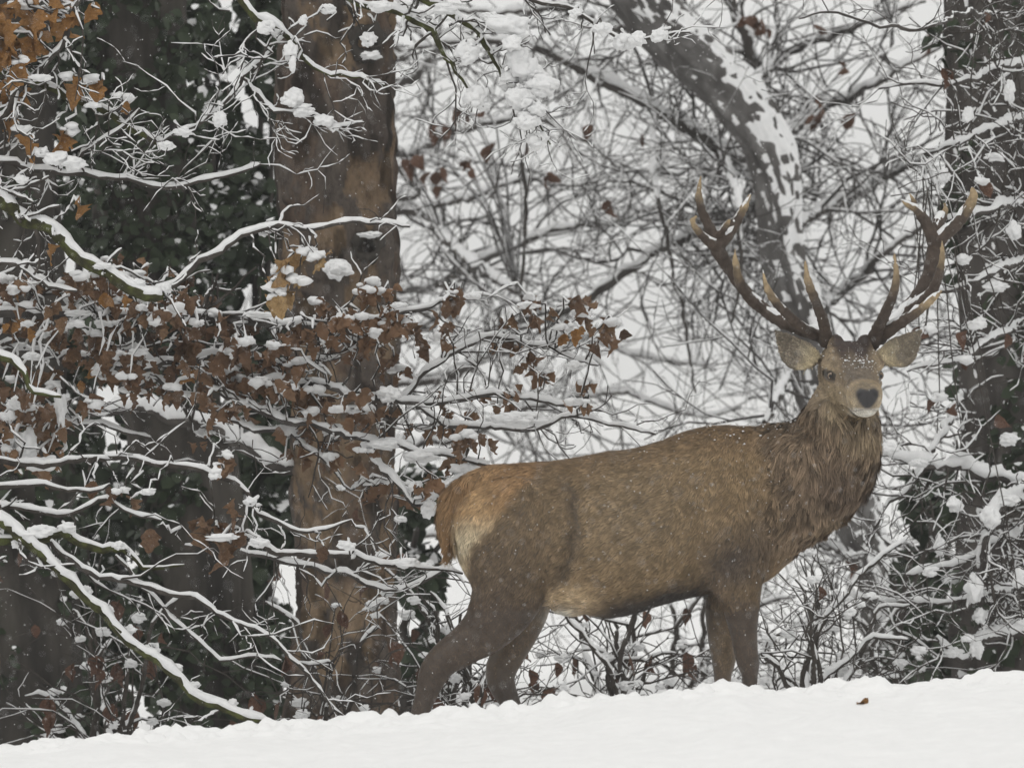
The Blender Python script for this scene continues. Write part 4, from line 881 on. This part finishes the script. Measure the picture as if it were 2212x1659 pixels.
for B, lst in ((B5, [(1110, 905, 50, 20), (830, 960, 40, 14), (910, 985, 44, 18), (1000, 1015, 40, 18)]), (B2, [(610, 838, 40, 16), (840, 850, 34, 20), (1145, 905, 50, 18), (560, 822, 24, 10)]), (B3, [(505, 755, 40, 16), (520, 770, 30, 14), (300, 760, 28, 10), (70, 770, 24, 12)]),
               (B1, [(170, 676, 40, 8), (380, 678, 30, 9), (560, 680, 40, 9), (310, 640, 20, 12), (60, 700, 20, 10)]), (B1b, [(735, 690, 22, 14), (735, 580, 34, 22), (860, 660, 22, 10)]), (B9, [(960, 1050, 36, 18), (925, 1100, 18, 26), (1000, 1060, 40, 20)]), (B8, [(60, 960, 26, 44), (95, 1000, 40, 20), (40, 870, 26, 20), (30, 950, 30, 24), (130, 880, 16, 50)]), (B7, [(1240, 790, 24, 14), (1020, 640, 22, 10), (1140, 660, 30, 10)])):
    for x, y, w, h in lst:
        lump(B['sn'], P(x, y, .95 + rt.normal(0, .03)), w / S * .85, min(w, h * 1.5) / S * .8, h / S * .9, rt, 8)
lp = np.concatenate([np.full(len(B['p']), i) for i, B in enumerate(MID)]); lpp = np.concatenate([B['p'] for B in MID])
def nearest_limb(pos):
    return MID[int(lp[np.argmin(((lpp - pos) ** 2).sum(-1))])]
zones = [(870, 1340, 620, 800, 20), (0, 430, 590, 800, 60), (430, 870, 680, 850, 52), (0, 130, 820, 1010, 24), (600, 1010, 850, 1000, 26), (130, 500, 790, 880, 10), (1000, 1340, 800, 890, 6), (780, 960, 1000, 1110, 6), (440, 520, 880, 960, 4), (660, 860, 600, 690, 6), (0, 330, 560, 620, 7)]
nl = 0
for x0, x1, y0, y1, n in zones:
    for _ in range(n):
        k = int(rt.integers(3, 6))
        pos = P(rt.uniform(x0, x1), rt.uniform(y0, y1), rt.uniform(.8, 1.5)); nl += k
        cluster(nearest_limb(pos), pos, rt, OAKL['b'] if rt.random() < .85 else OAKL['y'], k, .064, .028, .45, loose=nl > 300)
for B in MID: finish(B)

# --- dead standing oak behind the stag ----------------------------------------
dead = thing('dead_tree', 'thick brown weathered oak trunk with knots standing directly behind the leafy branches', 'tree', tuple(P(745, 1700, 4)))
tp, tr = qpath([(742, 1760, 4, 150), (735, 1600, 4, 138), (738, 1450, 4, 118), (745, 1250, 4, 106), (745, 1000, 4, 106), (738, 750, 4, 113), (733, 500, 4, 117), (728, 200, 4, 117), (724, -100, 4, 118), (722, -500, 4, 110), (730, -1000, 4, 95)])
dtr, _, _ = make_trunk(dead, tp, tr, M_OAK, 21, patches=True, nseg=130, step=.017, ridge=.3, fine=.012, rough=.05)
def knot(x, y, rx, rz, m, depth, name='knot'):
    gk = Geo(); n = 24; c = P(x, y, depth); a = np.arange(n) / n * 2 * np.pi; rows = []
    for k, (rr, dy) in enumerate(((1.25, .05), (1.05, .0), (.85, -.022), (.62, -.012), (.4, .03), (.05, .05))):
        j = 1 + .14 * np.sin(a * 3 + k) + .08 * rt.normal(size=n)
        rows.append(c + np.stack([np.cos(a) * rx / S * rr * j, np.full(n, dy), np.sin(a) * rz / S * rr * j], -1))
    idx = np.arange(6 * n).reshape(6, n); gk.add(np.concatenate(rows), np.stack([idx[:-1], np.roll(idx[:-1], -1, 1), np.roll(idx[1:], -1, 1), idx[1:]], -1))
    return gk.build(name, m, dead)
k1 = knot(793, 532, 33, 33, M_IVYBARK, 4 - .225); k2 = knot(790, 92, 40, 40, M_IVYBARK, 4 - .215, 'cavity')
for k, x, y, w, h, dep in ((k1, 798, 508, 26, 8, 3.73), (k2, 802, 120, 24, 11, 3.74), (k1, 728, 580, 30, 24, 3.72)):
    gs = Geo(); blob(gs, P(x, y, dep), w / S, .04, h / S, rt, .35, ICO3); gs.build('snow', M_SNOW, k, 'stuff')
gb_ = Geo(); blob(gb_, P(838, 522, 4), 20 / S, .08, 60 / S, rt, .2, ICO3); gb_.build('burl', M_DARKBARK, dead)
B = limb_branch(dead, [(640, 1015, 4, 15), (584, 1003, 4, 15), (522, 953, 4, 14), (430, 918, 4, 13), (375, 908, 4, 11), (300, 880, 4.1, 8), (200, 900, 4.2, 5)], rt, m=M_DARKBARK, spacing=.2, l1=(.2, .6), l2=(.1, .3), n2=3, snow=(.02, .9, .05), flat=.7); finish(B)

# --- ivy-clad trunks -----------------------------------------------------------
def ivy_leaves(geo, p, n, rng, size):
    """n ivy leaves: small five-cornered blades"""
    tpl = np.array([(0, 0, .0), (-.5, 0, -.15), (-.42, .06, -.6), (0, .1, -1), (.42, .06, -.6), (.5, 0, -.15)]); tri = np.array([(0, 1, 2), (0, 2, 3), (0, 3, 4), (0, 4, 5)])
    z = rng.uniform(.5, 1.3, len(p)) * size; nn = nrm(n + rng.normal(size=n.shape) * .8)
    dn = np.array([0, 0, -1.]) + rng.normal(size=n.shape) * .45; dn = nrm(dn - nn * (dn * nn).sum(-1, keepdims=True)); sd = np.cross(nn, dn)
    v = p[:, None] + (tpl[None, :, 0:1] * sd[:, None] + tpl[None, :, 1:2] * nn[:, None] - tpl[None, :, 2:3] * dn[:, None]) * z[:, None, None]
    geo.add(v, t=(np.arange(len(p))[:, None, None] * 6 + tri[None]))

def ivy_tree(label, rows, n_leaf, seed, bark, clump=.5, group='ivy-covered trunks', size=.06, snow_n=40, plaster=None):
    rng = np.random.default_rng(seed); pts, rr = qpath(rows); b = pts[0]
    t = thing('ivy_tree', label, 'tree', tuple(b), group); o, p, r = make_trunk(t, pts, rr, bark, seed, nseg=72, step=.04, ridge=.5, plaster=plaster)
    if n_leaf:
        i = rng.integers(0, len(p), n_leaf * 3); a = rng.uniform(0, 2 * np.pi, n_leaf * 3); nv = np.stack([np.cos(a), np.sin(a), np.zeros_like(a)], -1)
        c = p[i] + nv * (r[i] * 1.0)[:, None] + np.array([0, 0, 1.]) * rng.uniform(-.03, .03, len(i))[:, None]
        k = noise(c, .22, seed) > clump; c, nv = c[k][:n_leaf], nv[k][:n_leaf]
        c = c + nv * (rng.uniform(0, .09, len(c)) * (.3 + noise(c, .3, seed + 1)))[:, None]
        g = Geo(); ivy_leaves(g, c, nv, rng, size); iv = g.build('ivy', M_IVY, t, 'stuff')
        gs = Geo()
        jj = rng.choice(len(c), min(snow_n * 5, len(c)), replace=False); ivy_leaves(gs, c[jj] + nv[jj] * .03, nrm(nv[jj] + [0, 0, .8]), rng, size * .5)
        gs.build('snow', M_SNOW, iv, 'stuff')
    return t
ivy1 = ivy_tree('dark ivy-covered trunk left of the thick brown trunk, its foot hidden by the snow crest', [(470, 1800, 6, 118), (462, 1600, 6, 108), (445, 1350, 6, 104), (420, 1100, 6, 100), (350, 800, 6, 98), (315, 550, 6, 96), (305, 250, 6, 98), (300, 0, 6, 100), (300, -400, 6, 90), (310, -900, 6, 80)], 6500, 71, M_IVYBARK, .42, size=.048)
ivy2 = ivy_tree('dark trunk at the left edge of the picture behind the brown leaves', [(55, 1850, 5, 120), (60, 1600, 5, 112), (62, 1300, 5, 104), (50, 1000, 5, 98), (45, 700, 5, 92), (40, 400, 5, 88), (30, 0, 5, 85), (20, -500, 5, 80)], 1500, 72, M_IVYBARK, .5, plaster=((.3, -.8, .6), 1.15, .015, 95))
ivy3 = ivy_tree('dark snow-plastered trunk at the right edge of the picture', [(2190, 1800, 5, 165), (2190, 1500, 5, 148), (2200, 1200, 5, 132), (2215, 900, 5, 132), (2210, 600, 5, 138), (2195, 300, 5, 140), (2170, 0, 5, 142), (2150, -500, 5, 120)], 1100, 73, M_DARKBARK, .56, snow_n=60, plaster=((-.3, -.8, .6), .95, .02, 93))

RB = []
def rb(rows, parent=ivy3, **k):
    kw = dict(m=M_DARKBARK, spacing=.13, l1=(.15, .5), l2=(.08, .22), n2=4, snow=(.009, .8, .03), snow_tw=(.0018, .8, .0065), flat=.6, keep=.65); kw.update(k); B = limb_branch(parent, rows, rt, **kw); RB.append(B); return B
r1 = rb([(2300, 1030, 4.6, 10), (2212, 1069, 3.6, 9), (2139, 1118, 3.3, 8), (2130, 1171, 3.3, 8), (2121, 1233, 3.3, 7), (2103, 1278, 3.3, 7), (2090, 1320, 3.3, 5)], snow=(.02, 1.3, .05))
rb([(2300, 1330, 4.5, 9), (2200, 1365, 3.7, 8), (2121, 1385, 3.4, 7), (2085, 1422, 3.4, 7), (2059, 1420, 3.4, 7), (2023, 1377, 3.4, 5)], snow=(.02, 1.2, .045))
rb([(2300, 1060, 4.6, 10), (2212, 1043, 3.8, 8), (2143, 1034, 3.6, 8), (2085, 1012, 3.6, 7), (1997, 1007, 3.6, 6), (1952, 994, 3.6, 5), (1886, 967, 3.6, 3)], snow=(.016, 1, .04))
rb([(2090, 1012, 3.6, 6), (1997, 1012, 3.6, 6), (1966, 1060, 3.6, 5), (1908, 1100, 3.6, 4), (1873, 1180, 3.6, 3)], spacing=.05)
rb([(2080, 850, 4.8, 6), (2037, 932, 3.8, 6), (1997, 1007, 3.6, 5), (1960, 1060, 3.6, 3)])
rb([(2200, 40, 4.5, 7), (2100, 30, 3, 5), (2038, 46, 2.5, 4), (1976, 69, 2.4, 4), (1876, 50, 2.3, 3.5), (1807, 35, 2.3, 3), (1726, 42, 2.3, 2)], snow=(.0, .3, .004), snow_tw=(.0, .3, .003), l1=(.15, .45))
for (ya, yb2, x1) in ((250, 330, 1990), (560, 640, 1990), (430, 480, 2020), (700, 800, 1960), (1150, 1240, 1960), (1260, 1300, 1900), (130, 190, 1900)):
    rb([(2260, ya, 4.4, 8), (2160, ya + 20, 3.6, 6), (2080, (ya + yb2) / 2 + 20, 3.4, 5), (x1, yb2, 3.4, 2.5)], spacing=.06)
for x, y, w, h in ((2140, 1115, 22, 30), (2125, 1190, 17, 40), (2105, 1270, 20, 36), (2118, 1330, 16, 20), (2060, 1410, 22, 14), (2110, 1400, 16, 24), (2180, 1080, 30, 16), (2150, 340, 26, 12), (2110, 700, 24, 18), (2150, 620, 30, 14), (2190, 500, 18, 22), (2080, 560, 20, 14), (2040, 380, 14, 20), (2090, 250, 14, 22), (2180, 200, 14, 30), (1920, 970, 26, 14), (1985, 1000, 22, 12), (2180, 950, 24, 14), (2060, 1090, 18, 20), (2030, 1180, 14, 26), (2200, 1250, 14, 26)):
    lump(r1['sn'], P(x, y, 3.3 + rt.normal(0, .04)), w / S, w / S * .8, h / S, rt, 9)
for x, y in ((2040, 150), (2050, 170), (2125, 30), (1985, 700), (2000, 715), (2030, 860), (2090, 710), (2080, 780), (2170, 720), (2120, 390), (2140, 900), (2210, 1350), (2070, 880), (1970, 660)): cluster(RB[6], P(x, y, 3.2), rt, BEEL, 1, .075, .01, .2)
for B in RB: finish(B)

# --- leaning tree farther back ---------------------------------------------------
lean = thing('beech_tree', 'leaning dark tree behind the antlers with snow plastered along its upper side', 'tree', tuple(P(1945, 1700, 9.5)))
lp_, lr_ = qpath([(1950, 1780, 9.5, 80), (1930, 1480, 9.5, 66), (1905, 1250, 9.5, 60), (1835, 1080, 9.5, 58), (1765, 850, 9.5, 56), (1732, 700, 9.5, 58), (1700, 560, 9.5, 60), (1685, 430, 9.5, 60), (1645, 300, 9.5, 62), (1560, 170, 9.5, 62), (1440, 60, 9.5, 64), (1340, -80, 9.5, 60), (1250, -300, 9.8, 50)]); lr_ = lr_ * .82
lt, lpth, lrad = make_trunk(lean, lp_, lr_, M_GREYBARK, 33, nseg=96, step=.022, ridge=.6, plaster=((.6, -.55, .5), .24, .013, 91))
LB = []
def lb(rows, parent=lean, **k):
    rows = [(a_, b_, c_, d_ * .85) for a_, b_, c_, d_ in rows]; kw = dict(m=M_DARKBARK, twm=M_FARTWIG, spacing=.16, l1=(.35, 1.1), l2=(.2, .5), n2=5, n3=2, l3=(.1, .25), snow=(.010, .7, .045), snow_tw=(.0015, .7, .006), flat=.9, wig=.2, lo=.22, sides=(9, 4, 4), keep=.5, trop=(0, 0, -.02), rmin=.0021, rmax=.009, bud=False, ang=(.4, 1.0)); kw.update(k)
    B = limb_branch(parent, rows, rt, **kw); LB.append(B); return B
lb([(1660, 420, 9.6, 16), (1640, 400, 11.8, 15), (1560, 330, 11.5, 15), (1450, 260, 11, 14), (1330, 190, 11, 13), (1230, 140, 11, 11), (1150, 100, 11, 10), (1000, 90, 11, 7), (880, 110, 11, 4)])
lb([(1680, 430, 9.6, 13), (1620, 450, 12, 12), (1500, 502, 11.5, 12), (1400, 552, 11, 12), (1290, 632, 11, 11), (1200, 682, 11, 8), (1100, 720, 11, 4)])
lb([(1730, 700, 9.6, 12), (1830, 622, 11.5, 10), (1900, 560, 11, 9), (2000, 480, 11, 7), (2100, 420, 11, 4)])
lb([(1740, 760, 9.6, 10), (1700, 812, 9, 9), (1660, 900, 7, 8), (1640, 960, 7, 5)], spacing=.3)
lb([(1640, 250, 9.6, 14), (1640, 170, 11.5, 14), (1615, 100, 11, 13), (1580, 0, 11, 12), (1560, -100, 11, 10)], spacing=.2)
lb([(1690, 500, 9.6, 11), (1850, 420, 11.5, 9), (2000, 340, 11, 7), (2080, 300, 11, 4)])
lb([(1650, 320, 9.6, 11), (1760, 250, 11.5, 9), (1880, 190, 11, 8), (2000, 120, 11, 6), (2100, 60, 11, 3)])
lb([(1600, 210, 9.6, 10), (1700, 120, 11.5, 8), (1850, 60, 11, 7), (2000, 0, 11, 4)])
lb([(1450, 60, 9.6, 12), (1330, 60, 11.5, 10), (1200, 20, 11, 8), (1050, 30, 11, 5), (900, 0, 11, 3)])
lb([(1770, 860, 9.6, 9), (1880, 800, 11, 8), (1980, 740, 10.5, 6), (2070, 700, 10.5, 3)])
lb([(1560, 330, 11.5, 7), (1590, 420, 9, 6), (1600, 560, 9, 5), (1580, 700, 9, 3)])
lb([(1410, 240, 11, 6), (1415, 400, 10, 6), (1450, 560, 10, 5), (1480, 700, 10, 4), (1500, 850, 10, 3)])
lb([(1140, 110, 11, 6), (1128, 300, 10, 6), (1135, 420, 10, 6), (1130, 560, 10, 5), (1120, 700, 10, 3)], spacing=.16)
lb([(1830, 1070, 9.6, 9), (1700, 1020, 11, 7), (1560, 1040, 10.5, 6), (1420, 1010, 10.5, 3)])
lb([(1900, 1240, 9.6, 8), (1780, 1180, 11, 7), (1640, 1200, 10, 6), (1500, 1160, 10, 4), (1350, 1180, 10, 3)])
back = thing('beech_tree', 'bare tree mostly hidden behind the brown trunk, its limbs crossing above the stag', 'tree', tuple(P(760, 1700, 14)))
bp_, br_ = qpath([(760, 1780, 14, 40), (755, 1500, 14, 34), (750, 1200, 14, 32), (755, 900, 14, 30), (750, 650, 14, 28), (745, 450, 14, 26), (745, 200, 14, 24), (750, -150, 14, 20)])
make_trunk(back, bp_, br_, M_DARKBARK, 44, nseg=32, step=.06)
def kb(rows, **k): return lb(rows, back, **k)
kb([(752, 470, 14, 12), (905, 460, 14, 12), (960, 512, 13, 11), (1020, 572, 12.5, 10), (1100, 622, 12, 8), (1200, 700, 12, 6), (1300, 790, 12, 3)])
kb([(752, 630, 14, 10), (925, 620, 14, 10), (1050, 560, 13, 9), (1200, 500, 13, 8), (1350, 470, 13, 6), (1480, 420, 13, 3)])
kb([(752, 340, 14, 10), (890, 330, 14, 10), (1000, 280, 13, 8), (1150, 260, 13, 7), (1300, 330, 13, 5), (1400, 420, 13, 3)])
kb([(752, 190, 14, 9), (880, 180, 14, 9), (960, 100, 13, 8), (1080, 60, 13, 6), (1200, 130, 13, 4)])
kb([(752, 830, 14, 10), (950, 820, 14, 10), (1080, 760, 13, 9), (1250, 730, 13, 7), (1400, 770, 13, 5), (1550, 800, 13, 3)])
kb([(752, 960, 14, 9), (980, 950, 14, 9), (1150, 880, 13, 8), (1330, 850, 13, 6), (1500, 900, 13, 4), (1600, 880, 13, 3)])
kb([(752, 430, 14, 8), (900, 420, 14, 8), (820, 330, 14, 8), (700, 300, 14, 7), (560, 330, 14, 5), (420, 280, 14, 3)])
kb([(752, 710, 14, 8), (940, 700, 14, 8), (800, 620, 14, 8), (620, 560, 14, 7), (500, 600, 14, 5)])
kb([(752, 130, 14, 9), (880, 120, 14, 9), (700, 60, 14, 8), (560, 90, 14, 6), (430, 60, 14, 4)])
kb([(752, 460, 14, 7), (900, 450, 14, 7), (1010, 430, 13, 6), (1130, 390, 13, 5), (1260, 400, 13, 4), (1380, 340, 13, 2)])
kb([(752, 1160, 14, 8), (1000, 1150, 14, 8), (1120, 1080, 13, 7), (1280, 1120, 13, 5), (1400, 1090, 13, 3)])
BEP = [(885, 355), (940, 285), (960, 275), (905, 330), (925, 385), (985, 240), (1005, 250), (1055, 240), (1060, 310), (1140, 300), (1010, 345), (1020, 355), (945, 365), (880, 345), (1175, 370), (955, 400), (1640, 45), (1620, 40), (1660, 35), (1760, 215), (1770, 240), (1830, 140), (1850, 250), (1995, 85), (1320, 440), (1260, 260), (1400, 290), (1780, 50), (1765, 265), (1650, 60)]
for x, y in BEP: cluster(LB[0] if x > 1250 else LB[15], P(x, y, 10.5), rt, BEEL, 1 + int(rt.random() < .4), .085, .02, .1)
for B in LB: finish(B)

# --- undergrowth behind the stag's legs ---------------------------------------
def shrub(label, x0, seed, depth, spread, height, n, leaves=0, group='snowy undergrowth', leaf_y=(1300, 1480), mesh=None, lean_=0):
    rng = np.random.default_rng(seed); b = P(x0, 1600, depth); b[2] = gz(b[0], depth) - .05
    t = thing('shrub', label, 'shrub', tuple(b), group)
    qx0, qy0 = Q(b); out = []
    for i in range(n):
        ex = x0 + rng.uniform(-spread, spread) + lean_; ey = rng.uniform(height, 1500); sx = x0 + rng.uniform(-.25, .25) * spread; dd = depth + rng.uniform(-.5, .5)
        B = limb_branch(t, [(sx, qy0, depth, 7), (sx * .75 + ex * .25 + rng.normal(0, 20), (qy0 * .6 + ey * .4) - 30, dd, 5.5), (sx * .4 + ex * .6 + rng.normal(0, 20), (qy0 * .25 + ey * .75) - 45, dd, 4.5), (ex, ey, dd, 2.5)], rng, m=M_TWIG, twm=M_TWIG, spacing=.12, l1=(.18, .6), l2=(.1, .32), n2=3, n3=1, l3=(.06, .15), flat=.8, wig=.24, snow=(.004, .8, .012), snow_tw=(.001, .7, .004), sides=(6, 4, 4), keep=.4, trop=(0, 0, -.03), rmin=.002, rmax=.006, bud=False)
        out.append(B)
    for k in range(leaves):
        B = out[int(rng.integers(len(out)))]; j = int(rng.integers(len(B['lv'][1][0]))); pos = B['lv'][1][0][j, -1]
        hang_leaf(mesh or BEEL, B['obj'], pos, .085, rng, .3)
    for B in out:
        for k in range(5):
            j = int(rng.integers(len(B['lv'][0][0]))); z = rng.uniform(.012, .026); lump(B['sn'], B['lv'][0][0][j, rng.integers(2, 7)], z * 1.2, z, z * .8, rng, 3)
        finish(B)
    return t
shrub('tangled leafless shrub right of the front legs of the stag', 1760, 201, 3.2, 210, 1080, 9, 3)
shrub('snowy twiggy shrub seen under the belly of the stag, dotted with small brown leaves', 1330, 202, 3.6, 220, 1180, 9, 34)
shrub('brown-leaved shrub behind the hind legs of the stag', 1010, 203, 3.0, 190, 1180, 7, 34)
shrub('thin snowy shrub growing against the foot of the leaning tree', 1930, 204, 6.5, 120, 1080, 6, 2)
shrub('brown-leaved shrub at the left between the two dark trunks', 230, 205, 2.8, 190, 1230, 6, 40)
shrub('low shrub with russet leaves in front of the thick brown trunk', 700, 206, 2.9, 170, 1260, 4, 30)
shrub('far snowy shrub in the gap between front and hind legs of the stag', 1480, 207, 9, 280, 1020, 6, 0)
shrub('far snowy shrub beyond the leaning tree', 2000, 208, 11, 200, 1000, 6, 0)

# --- evergreen bushes darkening the left background -----------------------------
def evergreen(label, cells, depth, seed, per=420):
    rng = np.random.default_rng(seed); xs = [c[0] for c in cells]; b = P(np.mean(xs), 1650, depth); b[2] = gz(b[0], depth)
    t = thing('evergreen_bush', label, 'bush', tuple(b), 'dark evergreens between the trunks'); gl, gs, gst = Geo(), Geo(), Geo()
    for x, y, w, h in cells:
        c = P(x, y, depth); k = (D + depth) / D; d = rng.normal(size=(per * 3, 3)); d = nrm(d) * rng.random((len(d), 1)) ** .4
        p = c + d * np.array([w / S * k, .35, h / S * k]); m = noise(p, .16, seed) > .47; p = p[m][:per]
        ivy_leaves(gl, p, nrm(p - c + [0, -.4, .25]), rng, .075); ivy_leaves(gs, p[::5] + [0, -.02, .03], nrm(p[::5] - c + [0, -.2, .9]), rng, .038)
        s0 = np.array([b[0] + rng.normal(0, .1), depth, b[2]]); tt = np.linspace(0, 1, 8)[:, None]; st = s0 * (1 - tt) + c * tt + rng.normal(size=(8, 3)) * .03 * (tt > 0) * (tt < 1); tubes(gst, st, np.linspace(.025, .01, 8), 6)
    gst.build('stems', M_DARKBARK, t, 'stuff'); f = gl.build('foliage', M_BUSH, t, 'stuff'); gs.build('snow', M_SNOW, f, 'stuff')
evergreen('dark evergreen filling the gap between ivy trunk and thick brown trunk', [(480, 640, 70, 90), (560, 460, 60, 90), (450, 250, 60, 80), (430, 60, 70, 90), (540, 1180, 70, 110), (590, 1420, 60, 120), (520, 980, 60, 70), (560, 800, 70, 80), (520, 330, 50, 60), (590, 150, 40, 110), (600, 900, 35, 110), (600, 1080, 38, 100), (590, 650, 40, 80), (560, 20, 50, 80), (455, 470, 50, 90), (490, 540, 50, 70), (470, 400, 45, 60)], 8, 301)
evergreen('dark evergreen low at the left behind the brown-leaved shrub', [(170, 1250, 80, 110), (200, 1450, 90, 130), (260, 1080, 80, 90), (150, 950, 60, 80), (200, 720, 70, 90), (170, 480, 60, 90), (190, 280, 60, 90), (150, 80, 80, 90), (300, 1350, 70, 130)], 8.5, 302)
evergreen('dark evergreen patch behind the hind quarters of the stag', [(905, 1080, 50, 80), (900, 1240, 50, 90), (930, 1420, 40, 80), (990, 1130, 40, 50)], 7, 303)
evergreen('dark evergreen between leaning tree and right-hand trunk', [(2010, 1080, 50, 80), (1985, 1280, 60, 110), (2040, 1420, 60, 80), (1960, 1440, 60, 60)], 8, 304, 380)

# --- small things ------------------------------------------------------------------
fl = bpy.data.objects.new('fallen_leaf', OAKL['y'][2].copy()); COL.objects.link(fl)
fx, fy_ = P(1850, 1575)[0] * .93, -2.95
fl.location = (fx, fy_, gz(fx, fy_) + .012); fl.rotation_euler = (1.2, .5, .6); fl.scale = (.05, .05, .05)
fl['label'] = 'small tan leaf lying on the open snow at the lower right'; fl['category'] = 'leaf'
# falling snow
rf = np.random.default_rng(77); NFL = 13000; yy = rf.uniform(-15, 9, NFL); kk = (D + yy) / D
keep = rf.random(NFL) < np.clip(kk, .1, 1.2) ; yy = yy[keep]; kk = kk[keep]; n_ = len(yy)
fp_ = np.stack([rf.uniform(-2.0, 2.0, n_) * kk, yy, ZC + rf.uniform(-1.4, 1.5, n_) * kk], -1); fp_ = fp_[fp_[:, 2] > ground_z(fp_[:, 0], fp_[:, 1]) + .02]; n_ = len(fp_)
oc = np.array([(1, 0, 0), (-1, 0, 0), (0, 1, 0), (0, -1, 0), (0, 0, 1.2), (0, 0, -1.2)]); of = np.array([(0, 2, 4), (2, 1, 4), (1, 3, 4), (3, 0, 4), (2, 0, 5), (1, 2, 5), (3, 1, 5), (0, 3, 5)])
sz = rf.uniform(.0007, .0017, n_)
gf = Geo(); gf.add(fp_[:, None] + oc[None] * sz[:, None, None], t=np.arange(n_)[:, None, None] * 6 + of[None]); o = gf.build('falling_snow', M_FLAKE, None, 'stuff'); o['label'] = 'fine snowflakes drifting through the air'

# air thick with fine snow
bm_ = np.array([(x, y, z) for x in (-60, 60) for y in (-40, 250) for z in (-9, 7.5)], float)
hz = link('haze', make_mesh('haze', bm_, np.array([(0, 1, 3, 2), (4, 6, 7, 5), (0, 4, 5, 1), (2, 3, 7, 6), (0, 2, 6, 4), (1, 5, 7, 3)]), smooth=False)); hz['kind'] = 'stuff'
mh = bpy.data.materials.new('haze'); mh.use_nodes = True; hn = mh.node_tree; hn.nodes.remove(hn.nodes['Principled BSDF'])
pv = hn.nodes.new('ShaderNodeVolumePrincipled'); pv.inputs['Color'].default_value = (.95, .95, .95, 1); pv.inputs['Density'].default_value = .0011
hn.links.new(pv.outputs[0], hn.nodes['Material Output'].inputs['Volume']); hz.data.materials.append(mh)
